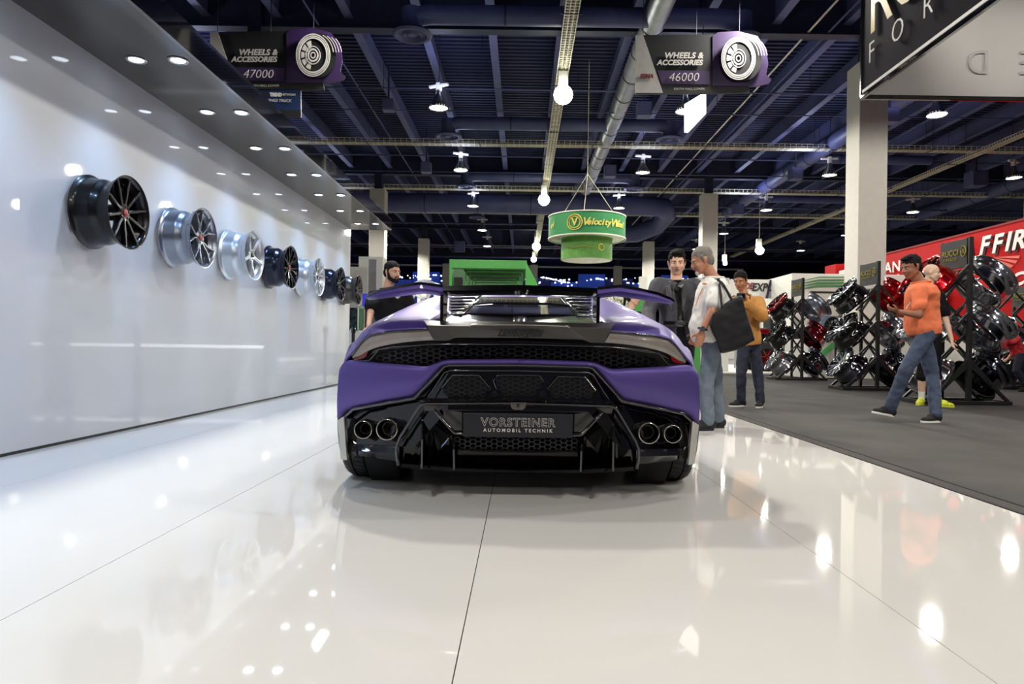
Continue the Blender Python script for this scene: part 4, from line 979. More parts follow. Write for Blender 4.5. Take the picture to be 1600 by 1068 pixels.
def hand(m, wr, tip, pn, s=1.0, curl=.5, thumb=1):
    """palm with four fingers and a thumb; pn = palm normal, fingers curl towards it"""
    d = (tip-wr).normalized(); pn = (pn-d*pn.dot(d)).normalized(); sd = d.cross(pn).normalized()*thumb
    c = wr+d*.052*s
    m.ell(c, (sd*.043*s, d*.056*s, pn*.017*s), 12, 8)
    for i, L in enumerate((.070, .078, .073, .058)):
        o = (1.5-i)*.0205*s; b = wr+d*(.088-.004*abs(1.2-i))*s+sd*o
        d1 = (d*cos(curl*.5)+pn*sin(curl*.5)).normalized(); d2 = (d*cos(curl*1.3)+pn*sin(curl*1.3)).normalized(); d3 = (d*cos(curl*2)+pn*sin(curl*2)).normalized()
        k1 = b+d1*L*.45*s; k2 = k1+d2*L*.32*s; k3 = k2+d3*L*.25*s
        m.caps(b-d*.02, k1, .0100*s, .0092*s, 8); m.caps(k1, k2, .0092*s, .0085*s, 8); m.caps(k2, k3, .0085*s, .0075*s, 8)
    b = wr+d*.03*s+sd*.032*s; k1 = b+(sd*.75+d*.6+pn*.35).normalized()*.038*s; k2 = k1+(sd*.3+d*.85+pn*.45).normalized()*.03*s
    m.caps(b, k1, .013*s, .011*s, 8); m.caps(k1, k2, .011*s, .009*s, 8)
def person(label, J, sk, hairc, shirt, trou, shoec, sleeve='short', hairstyle='short', beard=None, belly=0.0, fem=False, pants='long', loose=.012, solec=None, jacket=None, tuck=False, thumb=(1, -1), curl=(.5, .5), palm=None, sock=None):
    s = J['s']; base = Vector(((J['anL'].x+J['anR'].x)/2, (J['anL'].y+J['anR'].y)/2, 0))
    t = thing('person', label, 'person', base)
    m = MB(); hd, neck, front = J['head'], J['neck'], J['front'].normalized()
    # body
    m.loft(tor_rings(J, 0, -.16, 1.04, belly))
    fd = J['face'].normalized(); up = J.get('headup', Vector((0, 0, 1))); sd = fd.cross(up).normalized(); u = sd.cross(fd).normalized()
    h = s
    def H(x, y, z): return hd + sd*x*h + fd*y*h + u*z*h
    m.caps(neck-(hd-neck)*.15, H(0, -.022, -.06), .060*s, .056*s, 14)
    m.ell(H(0, -.012, .035), (sd*.077*h, fd*.098*h, u*.092*h), 22, 14)
    m.ell(H(0, .030, -.028), (sd*.064*h, fd*.064*h, u*.082*h), 20, 12)
    m.ell(H(0, .058, -.088), (sd*.030*h, fd*.027*h, u*.024*h), 12, 8)
    for q in (-1, 1):
        m.caps(H(q*.058, .0, -.045), H(q*.022, .062, -.088), .022*h, .018*h, 8)
        m.ell(H(q*.038, .072, -.022), (sd*.022*h, fd*.018*h, u*.020*h), 10, 7)
        m.ell(H(q*.030, .083, .030), (sd*.026*h, fd*.010*h, u*.009*h), 10, 7)
        m.ell(H(q*.078, -.004, .0), (sd*.010*h, fd*.019*h, u*.033*h), 12, 8)
        m.ell(H(q*.084, -.010, .008), (sd*.008*h, fd*.014*h, u*.022*h), 10, 7)
    m.caps(H(0, .088, .022), H(0, .112, -.020), .009*h, .0125*h, 8)
    m.ell(H(-.011, .100, -.023), (sd*.010*h, fd*.011*h, u*.009*h), 8, 6); m.ell(H(.011, .100, -.023), (sd*.010*h, fd*.011*h, u*.009*h), 8, 6)
    m.ell(H(0, .086, -.052), (sd*.026*h, fd*.014*h, u*.014*h), 12, 8)
    cl = Vector((0, 0, 0))
    for a, i in (('L', 0), ('R', 1)):
        sh, el, wr = J['sh'+a], J['el'+a], J['wr'+a]
        m.caps(sh, el, .053*s, .040*s, 12); m.caps(el, wr, .040*s, .027*s, 12)
        pn = (palm[i] if palm else front)
        hand(m, wr, J['hd'+a], pn, s, curl[i], thumb[i])
        hp = J['hip'] + (J.get('hipr', J['shR']-J['shL'])).normalized()*(-.085 if a == 'L' else .085)*s
        kn, an = J['kn'+a], J['an'+a]
        m.caps(hp, kn, .080*s, .054*s, 14); m.caps(kn, kn.lerp(an, .35), .052*s, .054*s, 12); m.caps(kn.lerp(an, .35), an, .054*s, .036*s, 12)
        td = J['toe'+a].normalized(); m.caps(an+Vector((0, 0, -.03)), an+td*.12*s+Vector((0, 0, -.045)), .026*s, .018*s, 8)
    m.build('body', sk, t, world=True, remesh=.0085, sm=3)
    # eyes, brows, lips
    for q in (-1, 1):
        eo = MB().ell(H(q*.031, .079, .010), (sd*.013*h, fd*.010*h, u*.0055*h), 12, 8).build('eye', M_eye, t, world=True, smooth=True)
        MB().ell(H(q*.031, .0845, .0095), (sd*.0066*h, fd*.0060*h, u*.0056*h), 10, 7).build('iris', M_iris, eo, world=True, smooth=True)
        MB().caps(H(q*.031-.013, .080, .0165), H(q*.031+.013, .080, .0165), .0042*h, .0042*h, 8).build('eyelid', sk, eo, world=True, smooth=True)
        MB().caps(H(q*.016, .094, .030), H(q*.046, .082, .033), .0046*h, .0034*h, 8).build('eyebrow', hairc, t, world=True, smooth=True)
    lm = MB(); lm.ell(H(0, .099, -.047), (sd*.022*h, fd*.006*h, u*.0045*h), 12, 7); lm.ell(H(0, .098, -.056), (sd*.019*h, fd*.007*h, u*.0055*h), 12, 7)
    lm.build('lips', mat('lips', (142, 82, 72), .5), t, world=True, smooth=True)
    # hair
    if hairstyle != 'bald':
        q = MB(); q.ell(H(0, -.021, .058), (sd*.083*h, fd*.100*h, u*.082*h), 24, 14)
        q.ell(H(0, -.055, .0), (sd*.078*h, fd*.060*h, u*.075*h), 18, 12)
        if hairstyle == 'quiff':
            q.ell(H(0, .045, .105), (sd*.060*h, fd*.040*h, u*.028*h), 14, 9); q.ell(H(-.02, .02, .118), (sd*.05*h, fd*.05*h, u*.024*h), 14, 9)
        if hairstyle in ('short', 'quiff', 'crop'):
            for z in (-1, 1): q.caps(H(z*.074, .012, .035), H(z*.076, .010, .0), .014*h, .008*h, 8)
        if hairstyle == 'tail':
            q.ell(H(0, -.125, .02), (sd*.03*h, fd*.04*h, u*.035*h), 12, 8); q.caps(H(0, -.145, .01), H(0, -.16, -.16), .030*h, .014*h, 10)
        q.build('hair', hairc, t, world=True, remesh=.007, sm=1, disp=.008*(2 if hairstyle == 'quiff' else 1), dsize=.018)
    if beard:
        q = MB()
        for z in (-1, 1):
            q.caps(H(z*.068, .012, -.005), H(z*.056, .030, -.055), .014*h, .026*h, 10); q.caps(H(z*.054, .030, -.058), H(z*.018, .072, -.090), .028*h, .026*h, 10)
            q.caps(H(z*.026, .094, -.066), H(z*.010, .088, -.088), .010*h, .012*h, 8); q.caps(H(0, .101, -.036), H(z*.025, .092, -.044), .007*h, .007*h, 8)
        q.caps(H(-.015, .082, -.092), H(.015, .082, -.092), .018*h, .018*h, 8)
        q.build('beard', beard, t, world=True, remesh=.006, sm=1, disp=.005, dsize=.012)
    # shirt
    q = MB(); q.loft(tor_rings(J, loose, (-.06 if not tuck else .05), 1.0, belly))
    for a in 'LR':
        sh, el, wr = J['sh'+a], J['el'+a], J['wr'+a]
        q.caps(neck.lerp(J['hip'], .13), sh+Vector((0, 0, .004)), .062*s+loose*.6, .054*s+loose*.8, 14)
        q.caps(sh, J['hip'].lerp(sh, .55), .056*s+loose*.8, .07*s+loose*.5, 12)
        if sleeve == 'short': q.caps(sh, sh.lerp(el, .62), .055*s+loose*.8, .056*s+loose*1.0, 14)
        else: q.caps(sh, el, .056*s+loose, .048*s+loose, 14); q.caps(el, el.lerp(wr, .93), .048*s+loose, .034*s+loose, 14)
    q.build('shirt', shirt, t, world=True, remesh=.011, sm=4, disp=.022, dsize=.09)
    # collar
    rr = tor_rings(J, loose, .95, 1.0, belly)[-1]
    q = MB(); q.tube([p for p in rr], .011, 6, closed=True); q.build('collar', shirt, t, world=True, smooth=True)
    # trousers
    q = MB(); q.loft(tor_rings(J, .008, -.16, .22, belly*.4))
    for a in 'LR':
        hp = J['hip'] + (J.get('hipr', J['shR']-J['shL'])).normalized()*(-.085 if a == 'L' else .085)*s
        kn, an = J['kn'+a], J['an'+a]
        q.caps(hp, kn, .092*s, .070*s, 16)
        if pants == 'long': q.caps(kn, kn.lerp(an, .5), .070*s, .064*s, 14); q.caps(kn.lerp(an, .5), an+Vector((0, 0, .0)), .064*s, .062*s, 14)
        else: q.caps(kn, kn+Vector((0, 0, -.02)), .078*s, .082*s, 14)
    q.build('trousers', trou, t, world=True, remesh=.011, sm=3, disp=.020, dsize=.07)
    # shoes
    for a in 'LR':
        an = J['an'+a]; td = J['toe'+a].normalized(); side = td.cross(Vector((0, 0, 1))).normalized(); tu = side.cross(td).normalized()
        an = an+tu*.0
        def K(x, y, z): return an + td*x*s + side*y*s + tu*z*s
        q = MB(); q.ell(K(-.025, 0, -.045), (td*.055*s, side*.040*s, tu*.050*s), 14, 9); q.ell(K(.09, 0, -.062), (td*.10*s, side*.047*s, tu*.036*s), 16, 9); q.ell(K(.05, 0, -.035), (td*.07*s, side*.036*s, tu*.038*s), 14, 9)
        so = q.build('shoe', shoec, t, world=True, remesh=.008, sm=3)
        n = 22; ring = [K(.066+.128*cos(2*pi*i/n), (.043+.006*cos(2*pi*i/n))*sin(2*pi*i/n), -.098) for i in range(n)]
        q = MB(); q.prism(ring, tu*.024*s); q.build('sole', solec or M_mblack, so, world=True, bevel=.004)
        if sock: MB().caps(K(0, 0, -.03), J['an'+a].lerp(J['kn'+a], .28), .041*s, .044*s, 12).build('sock', sock, t, world=True, smooth=True)
    return t
def mk(D, s, px, **k):
    J = {'s': s}
    for n_, q in px.items():
        J[n_] = U(q[0], q[1], q[2] if len(q) > 2 else D)
    for a in 'LR':
        if 'an'+a in J and k.get('ground', True): J['an'+a].z = max(.095*s, k.get('anz', {}).get(a, .098*s))
    return J
SK1 = skin('olive', (196, 150, 122)); SK2 = skin('light', (214, 170, 142)); SK3 = skin('tan', (176, 122, 92)); SK4 = skin('brown', (150, 104, 76)); SK5 = skin('pale', (216, 180, 154))
H_blk = mat('hair_black', (14, 12, 11), .7, spec=.2, bump=.5, bscale=150); H_grey = mat('hair_grey', (126, 120, 112), .75, spec=.2, var=.3, vscale=60, bump=.6, bscale=150); H_wht = mat('beard_white', (196, 190, 182), .7, bump=.6, bscale=150)
D_jean = cloth('denim', (62, 74, 96), var=.25, vscale=9); D_ljean = cloth('light_denim', (98, 110, 122), var=.25, vscale=9); D_navy = cloth('dark_denim', (38, 42, 58), var=.25, vscale=8)
# bearded man in black shirt, behind the car
J = mk(7.5, .95, dict(head=(613, 426), neck=(606, 451), shL=(584, 464, 7.45), shR=(634, 463, 7.6), elL=(579, 488, 7.3), elR=(646, 492, 7.6), wrL=(576, 509, 7.15), wrR=(642, 520, 7.4), hdL=(578, 520, 7.1), hdR=(640, 532, 7.3), hip=(613, 535)))
J.update(face=Vector((.72, -.62, -.12)), front=Vector((.3, -1, 0)), knL=Vector((-1.52, 7.45, .50)), knR=Vector((-1.34, 7.5, .50)), anL=Vector((-1.54, 7.55, .095)), anR=Vector((-1.32, 7.58, .095)), toeL=Vector((.2, -1, 0)), toeR=Vector((.4, -1, 0)))
M_bl = cloth('black', (14, 14, 17), spec=.2)
pA = person('bearded man in a black short-sleeved shirt standing behind the left rear of the purple car', J, SK1, H_blk, M_bl, M_bl, M_mblack, beard=H_blk, hairstyle='crop', loose=.028)
c = U(619, 460.5, 7.26)
MB().prism([c+Vector((-.035, 0, .02)), c+Vector((-.012, 0, .0)), c+Vector((0, 0, -.02)), c+Vector((.03, 0, -.012)), c+Vector((.004, 0, -.035)), c+Vector((-.018, 0, -.015))], (0, .09, 0)).build('chest_logo', M_whitep, pA, world=True)
# man in grey suit
J = mk(6.75, 1.0, dict(head=(1057.5, 411), neck=(1057, 439), shL=(1028, 446), shR=(1085, 447), elL=(1013, 486, 6.7), elR=(1090, 488, 6.8), wrL=(1015, 518, 6.45), wrR=(1086, 520, 6.5), hdL=(1020, 530, 6.3), hdR=(1083, 532, 6.35), hip=(1059, 519)))
J.update(face=Vector((-.16, -.96, -.22)), front=Vector((-.05, -1, 0)), knL=Vector((1.42, 6.72, .50)), knR=Vector((1.62, 6.74, .50)), anL=Vector((1.40, 6.8, .095)), anR=Vector((1.64, 6.82, .095)), toeL=Vector((-.1, -1, 0)), toeR=Vector((.1, -1, 0)))
M_bsh = cloth('black_satin', (16, 16, 19), .35)
pB = person('man in an open dark grey suit jacket and black shirt facing the car', J, SK2, H_blk, M_bsh, cloth('black_trousers', (20, 20, 24)), M_black, hairstyle='quiff', sleeve='long', loose=.012, tuck=True)
def jacket(J, m, parent, inf=.036, t0=-.20):
    rings = []
    hip, neck = J['hip'], J['neck']; up = neck-hip
    T = [(t0, .30), (-.06, .26), (.05, .22), (.22, .17), (.42, .16), (.60, .20), (.76, .26), (.88, .34), (.95, .42), (1.0, .6)]
    full_ = tor_rings(J, inf, -.16, 1.04, 0, n=48)
    profs = [-.16, -.06, .05, .22, .42, .60, .76, .88, .95, 1.0, 1.04]
    outr = []
    for (tt, g) in zip(profs[:-1], [x[1] for x in T]):
        R_ = full_[profs.index(tt)]; c = sum(R_, Vector())/len(R_)
        if tt < 0:
            k_ = tor_rings(J, inf, .05, .05, 0, n=48)[0]; c2 = sum(k_, Vector())/48
            R_ = [c+(p-c2)*1.03 for p in k_]; c = sum(R_, Vector())/48
        # front is angle 90 deg -> cut gap
        ang0 = pi/2+g; n = 40; ring = []
        def at(a):
            i = (a % (2*pi))/(2*pi)*48; a0 = int(i) % 48; fr = i-int(i); return R_[a0].lerp(R_[(a0+1) % 48], fr)
        ou = [at(ang0+(2*pi-2*g)*i/n) for i in range(n+1)]; inn = [p+(c-p).normalized()*.022 for p in reversed(ou)]
        outr.append(ou+inn)
    q = MB(); q.loft(outr)
    for a in 'LR':
        sh, el, wr = J['sh'+a], J['el'+a], J['wr'+a]; s = J['s']
        q.caps(neck.lerp(hip, .13), sh+Vector((0, 0, .006)), .080*s, .076*s, 14); q.caps(sh, el, .084*s, .074*s, 14); q.caps(el, el.lerp(wr, .95), .074*s, .060*s, 14)
    q.build('jacket', m, parent, world=True, remesh=.010, sm=2, disp=.014, dsize=.10)
M_suit = cloth('suit', (66, 66, 72), .7)
jacket(J, M_suit, pB)
for sg in (-1, 1):
    P = [U(1058+sg*10, 442, 6.60), U(1058+sg*17, 447, 6.58), U(1058+sg*16, 462, 6.53), U(1058+sg*9, 486, 6.50), U(1058+sg*8, 462, 6.53)]
    MB().prism(P, (0, .03, 0)).build('lapel', M_suit, pB, world=True, bevel=.004)
    P = [U(1057.5+sg*1, 447, 6.56), U(1057.5+sg*9, 437, 6.62), U(1057.5+sg*13, 442, 6.62), U(1057.5+sg*8, 450, 6.56)]
    MB().prism(P, (0, .02, 0)).build('shirt_collar', M_bsh, pB, world=True, bevel=.004)
c = U(1062, 505, 6.55)
MB().box(c+Vector((-.16, .0, -.022)), c+Vector((.14, .03, .022))).build('belt', M_black, pB, world=True, bevel=.005)
MB().tube([c+Vector((.028*a, -.01, .022*b)) for a, b in ((-1, -1), (1, -1), (1, 1), (-1, 1))], .006, 6, closed=True).build('belt_buckle', M_chrome, pB, world=True)
# grey-haired man in white shirt with tote bag
J = mk(6.25, .98, dict(head=(1097, 408), neck=(1113, 434), shL=(1121, 449, 6.08), shR=(1109, 447, 6.44), elL=(1113, 487, 5.98), elR=(1100, 490, 6.5), wrL=(1097, 517, 5.98), wrR=(1088, 520, 6.45), hdL=(1091, 540, 6.0), hdR=(1080, 540, 6.4), hip=(1112, 530), knL=(1103, 601, 6.15), knR=(1118, 601, 6.38), anL=(1106, 660, 6.2), anR=(1122, 658, 6.42)))
J.update(face=Vector((-.93, -.05, -.36)), front=Vector((-1, -.05, 0)), hipr=Vector((.15, 1, 0)), toeL=Vector((-1, -.15, 0)), toeR=Vector((-1, .1, 0)), wide=1.05, deep=1.15, headup=Vector((-.3, 0, 1)))
M_ws = cloth('white', (226, 224, 216), .8)
pC = person('grey-haired man with a white goatee in a white short-sleeved shirt and light jeans', J, SK3, H_grey, M_ws, D_ljean, M_mblack, hairstyle='crop', loose=.026, belly=.06, thumb=(-1, 1), curl=(.45, .45), palm=(Vector((.1, 1, 0)), Vector((-.3, -1, 0))))
hd = J['head']; fd = J['face'].normalized(); sd = fd.cross(Vector((-.3, 0, 1))).normalized(); u = sd.cross(fd)
q = MB(); q.ell(hd+fd*.080+u*-.088, (sd*.022, fd*.02, u*.028), 12, 8); q.caps(hd+fd*.104+u*-.036-sd*.015, hd+fd*.104+u*-.036+sd*.015, .006, .006, 8)
q.build('goatee', H_wht, pC, world=True, remesh=.006, disp=.004, dsize=.01)
w = J['wrL']; d = (J['hdL']-w).normalized(); a_, b_ = MB().frame(d)
MB().tube([w-d*.02+(a_*cos(q)+b_*sin(q))*.036 for q in [2*pi*i/18 for i in range(18)]], .010, 6, closed=True).build('watch_strap', M_mblack, pC, world=True)
MB().lathe([(.0001, -.008), (.022, -.008), (.022, .008), (.0001, .008)], 20, Matrix.Translation(w-d*.02+Vector((-.012, -.042, 0))) @ Matrix.Rotation(radians(90), 4, 'X')).build('watch_face', M_chrome, pC, world=True)
M_org = cloth('orange_strap', (206, 120, 54)); 
MB().tube([U(1119, 436, 6.14), U(1108, 440, 6.12), U(1098, 450, 6.14), U(1092, 462, 6.15), U(1087, 478, 6.14)], .004, 6).build('lanyard', M_org, pC, world=True)
for q_ in (U(1101, 443, 6.05), ): MB().ell(q_, ((.022, 0, 0), (0, .012, 0), (0, 0, .008)), 10, 6).build('chest_patch', M_org, pC, world=True)
cc = U(1118, 473, 5.96)
MB().tube([cc+Vector((.016*cos(q), 0, .007*sin(q))) for q in [2*pi*i/14 for i in range(14)]], .003, 5, closed=True).build('sleeve_logo', M_mblack, pC, world=True)
bag = thing('tote_bag', 'large black fabric tote bag hanging from the shoulder of the man in white', 'bag', U(1145, 510, 5.95))
def bagring(pts, D, th):
    return [U(x, y, D) for x, y in pts]
q = MB(); f0 = [(1114, 490), (1128, 478), (1143, 468), (1158, 463), (1166, 487), (1179, 531), (1152, 545), (1126, 551), (1110, 508)]
A = [U(x, y, 5.86) for x, y in f0]; Bm = [U(1142+(x-1142)*1.03, 508+(y-508)*1.03, 5.93) for x, y in f0]; B2 = [U(x, y, 6.02) for x, y in f0]
q.loft([A, Bm, B2]); q.build('bag_body', cloth('tote', (14, 14, 17), .6, spec=.3), bag, world=True, remesh=.012, sm=3, disp=.02, dsize=.12)
for off in (0, .07):
    MB().tube([U(1121+off*30, 436, 6.0+off), U(1131, 446, 5.93+off), U(1139, 460, 5.9+off), U(1144, 470, 5.88+off)], .012, 8).build('bag_strap', cloth('tote', (26, 26, 30)), bag, world=True)
MB().tube([U(1118, 436, 6.1), U(1124, 444, 6.02), U(1126, 462, 5.92), U(1128, 480, 5.86)], .011, 8).build('bag_strap', cloth('tote', (26, 26, 30)), bag, world=True)
# man in tan jacket
J = mk(8.75, .97, dict(head=(1157, 439), neck=(1163, 461), shL=(1151, 472, 8.65), shR=(1185, 472, 8.85), elL=(1152, 498, 8.4), elR=(1191, 494, 8.5), wrL=(1156, 476, 8.35), wrR=(1166, 473, 8.38), hdL=(1160, 462, 8.38), hdR=(1162, 461, 8.36), hip=(1170, 535), knL=(1158, 583, 8.68), knR=(1184, 583, 8.75), anL=(1158, 625, 8.75), anR=(1188, 627, 8.7)))
J.update(face=Vector((-.55, -.75, -.35)), front=Vector((-.45, -1, 0)), toeL=Vector((-1, -.35, 0)), toeR=Vector((-.6, -1, 0)), wide=1.0)
pD = person('man in a mustard tan jacket and dark jeans, holding a device to his face', J, SK3, H_blk, cloth('tan', (192, 136, 68)), D_navy, M_mblack, sleeve='long', loose=.030, solec=M_whitep, hairstyle='short', thumb=(1, -1), palm=(Vector((1, -.5, 0)), Vector((-1, -.5, 0))), curl=(.9, .9))
q = MB(); q.tube([U(1166, 458, 8.55), U(1172, 462, 8.5), U(1170, 476, 8.45), U(1163, 480, 8.4), U(1159, 470, 8.35)], .008, 6); q.tube([U(1160, 458, 8.5), U(1166, 468, 8.44), U(1163, 478, 8.38)], .008, 6)
q.build('camera_strap', M_mblack, pD, world=True)
c = U(1158, 463, 8.28); dv = thing('camera', 'small dark device held up by the man in the tan jacket', 'camera', c)
MB().box(c+Vector((-.05, -.02, -.03)), c+Vector((.05, .03, .04))).build('camera_body', M_mblack, dv, world=True, bevel=.006)
MB().lathe([(.0001, 0), (.025, 0), (.025, .05), (.0001, .05)], 16, Matrix.Translation(c+Vector((0, -.02, 0))) @ Matrix.Rotation(radians(90), 4, 'X')).build('lens', M_black, dv, world=True)
MB().tube([U(1148, 467, 8.75), U(1139, 472, 8.9), U(1141, 490, 8.95), U(1150, 500, 8.9)], .05, 10).build('backpack_edge', M_mblack, pD, world=True, smooth=True)
# man in orange T-shirt walking
J = mk(7.2, 1.0, dict(head=(1424, 418), neck=(1437, 441), shL=(1437, 453, 7.02), shR=(1443, 451, 7.42), elL=(1436, 492, 6.95), elR=(1425, 492, 7.5), wrL=(1407, 487, 7.05), wrR=(1408, 492, 7.35), hdL=(1392, 484, 7.1), hdR=(1394, 490, 7.3), hip=(1445, 518), knL=(1414, 580, 7.1), knR=(1457, 586, 7.28), anL=(1390, 633, 7.4), anR=(1462, 645, 7.15)))
J['anL'] = U(1391, 636, 7.25); J['anR'].z = .098
J.update(face=Vector((-.93, -.22, -.28)), front=Vector((-1, -.1, 0)), hipr=Vector((.2, 1, 0)), toeL=Vector((-1, -.1, .18)), toeR=Vector((-1, -.3, 0)), wide=1.05, deep=1.25)
SK5b = skin('bronze', (146, 98, 72))
pE_ = person('dark-haired man in an orange T-shirt and jeans walking past the racks', J, SK5b, H_blk, cloth('orange', (226, 118, 76), .85), D_jean, M_mblack, hairstyle='quiff', loose=.020, belly=.035, solec=M_whitep, thumb=(-1, 1), palm=(Vector((.2, .5, 1)), Vector((0, 0, 1))), curl=(.8, .8))
c = U(1388, 487, 7.15); ph = thing('phone', 'dark smartphone held by the man in the orange T-shirt', 'phone', c)
MB().box((-.015, -.07, -.006), (.055, .07, .006)).build('phone_body', M_black, ph, bevel=.003).rotation_euler = (.1, .5, .2)
MB().tube([U(1447, 443, 7.1), U(1438, 446, 7.05), U(1430, 452, 7.1), U(1424, 470, 7.12), U(1416, 482, 7.12)], .006, 6).build('lanyard', M_whitep, pE_, world=True)
c = U(1418, 487, 7.02); MB().box(c+Vector((-.05, 0, -.03)), c+Vector((.04, .01, .02))).build('name_badge', mat('badge', (205, 90, 60), .5), pE_, world=True)
# bald man behind him
J = mk(9.4, 1.0, dict(head=(1456, 427), neck=(1452, 450), shL=(1440, 462, 9.6), shR=(1468, 462, 9.25), elL=(1440, 500, 9.6), elR=(1479, 503, 9.2), wrL=(1440, 530, 9.5), wrR=(1487, 531, 9.15), hdL=(1440, 545, 9.45), hdR=(1491, 548, 9.1), hip=(1452, 532), knL=(1441, 585, 9.45), knR=(1462, 585, 9.3), anL=(1440, 626, 9.5), anR=(1466, 626, 9.2)))
J.update(face=Vector((.75, -.6, -.1)), front=Vector((.6, -.8, 0)), toeL=Vector((-.7, -.7, 0)), toeR=Vector((.7, -.7, 0)))
person('bald man in black with yellow trainers, mostly hidden behind the man in orange', J, SK5, H_blk, M_bl, M_bl, mat('shoe_yellow', (196, 206, 44), .6, var=.5, vscale=25), hairstyle='bald', pants='short', loose=.02, solec=mat('sole_yellow', (205, 214, 50), .6), sock=M_whitep, thumb=(1, -1))
# woman with ponytail
J = mk(10.0, .90, dict(head=(990, 466), neck=(986, 484), shL=(975, 493, 10.0), shR=(1000, 493, 10.1), elL=(972, 512, 9.9), elR=(1004, 512, 10), wrL=(978, 528, 9.7), wrR=(1000, 528, 9.8), hdL=(982, 536, 9.6), hdR=(996, 536, 9.7), hip=(986, 540)))
J.update(face=Vector((.85, -.5, -.05)), front=Vector((.4, -.9, 0)), knL=Vector((1.52, 9.95, .45)), knR=Vector((1.70, 9.95, .45)), anL=Vector((1.52, 10.05, .09)), anR=Vector((1.70, 10.05, .09)), toeL=Vector((.3, -1, 0)), toeR=Vector((.3, -1, 0)), wide=.88, deep=.9)
person('dark-haired woman with a ponytail in black, glimpsed under the right end of the wing', J, SK2, H_blk, M_bl, M_bl, M_mblack, hairstyle='tail', loose=.008, fem=True)
# ================================================================ BACKGROUND BOOTHS
M_green = mat('booth_green', (76, 160, 74), .55, var=.06); M_gray = mat('booth_grey', (168, 168, 164), .6, var=.03); M_wb = mat('booth_white', (214, 213, 205), .6, var=.03)
# green portal booth
t = thing('portal_booth', 'bright green exhibition booth of nested rectangular frames', 'booth', (-1.4, 30, 0))
MB().box((-3.25, 30, 4.10), (.15, 30.5, 4.47)).box((-3.25, 30, 0), (-3.12, 30.5, 4.10)).build('portal_frame', M_green, t, world=True, bevel=.01)
M_gdark = mat('booth_dgreen', (30, 62, 32), .6)
for k in range(7):
    D = 30.9+k*.7; x0, x1, zt, w_ = -2.62+.10*k, -.02-.10*k, 4.08-.10*k, .055
    MB().box((x0, D, zt-w_), (x1, D+.12, zt)).box((x0, D, 0), (x0+w_, D+.12, zt)).box((x1-w_, D, 0), (x1, D+.12, zt)).build('portal_frame', M_green, t, world=True)
MB().box((-2.7, 30.8, 4.10), (.1, 36, 4.15)).build('portal_roof', M_gdark, t, world=True)
MB().box((-1.9, 35.6, 2.2), (-.7, 35.9, 3.35)).build('grey_panel', M_gray, t, world=True)
MB().box((-3.05, 30.1, 0), (-2.7, 30.5, 3.7)).build('black_post', M_mblack, t, world=True)
MB().prism([(.10, 30, 4.45), (1.15, 30.2, 2.5), (1.15, 30.2, 0), (.10, 30, 0)], (0, .4, 0)).build('sloping_flank', M_green, t, world=True)
MB().box((-4.2, 40, 0), (-.05, 40.3, 5.3)).build('back_panel', mat('booth_dgreen', (46, 96, 44), .6), t, world=True)
MB().box((-2.1, 34.5, 2.5), (-.55, 34.8, 3.62)).build('green_counter', M_green, t, world=True)
# white-grey booth pieces at the left behind the bearded man
t = thing('booth_wall', 'pale grey booth wall beyond the end of the display wall', 'booth wall', (-3.6, 15, 0))
MB().box((-4.6, 15, 0), (-3.42, 15.2, 2.42)).build('wall_panel', M_gray, t, world=True)
MB().box((-3.42, 15.1, 0), (-3.25, 15.6, 2.6)).build('wall_edge', mat('booth_edge', (108, 108, 112), .6), t, world=True)
MB().box((-4.1, 17, 0), (-3.5, 17.5, 2.9)).build('wall_panel', M_gray, t, world=True)
t = thing('display_cabinet', 'small glass display cabinet on a pale plinth left of the bearded man', 'cabinet', (-3.25, 13.4, 0))
c0, c1 = U(544, 516, 13.4), U(562, 481, 13.4)
MB().box((c0.x-.05, 13.3, 0), (c1.x+.1, 13.8, c0.z)).build('plinth', M_wb, t, world=True, bevel=.01)
MB().box((c0.x, 13.3, c0.z), (c1.x, 13.75, c1.z)).build('display_case', mat('case_glass', (44, 54, 54), .08, var=.9, vscale=12, spec=.2), t, world=True)
for q in (c0.x, c1.x): MB().box((q-.012, 13.28, c0.z), (q+.012, 13.3, c1.z)).build('case_edge', M_chrome, t, world=True)
c = U(571, 466, 14.0); t = thing('blue_light', 'small blue glowing light between the wall wheels and the bearded man', 'light', c)
MB().tube([(c.x, c.y+.08, 0), (c.x, c.y+.08, c.z)], .02, 8).build('stand', M_mblack, t, world=True)
MB().box(c+Vector((-.06, 0, -.16)), c+Vector((.04, .05, .10))).build('glowing_panel', mat('blue_glow', (60, 60, 220), .5, emit=(60, 70, 220), estr=.4), t, world=True)
# stanchion
sx_, sy_ = -3.02, 12.2
t = thing('barrier_post', 'black retractable-belt barrier post at the far end of the display wall', 'post', (sx_, sy_, 0))
MB().lathe([(.0001, 0), (.17, 0), (.17, .012), (.05, .03), (.0001, .03)], 28).build('base', M_mblack, t)
MB().lathe([(.03, .02), (.03, .94), (.0001, .94), (.0001, .02)], 16).build('pole', M_mblack, t)
MB().lathe([(.042, .93), (.045, 1.0), (.03, 1.03), (.0001, 1.03), (.0001, .93)], 16).build('belt_head', M_black, t)
MB().box((-.05, -.03, .95), (-.03, .03, 1.0)).build('belt_clip', M_chrome, t)
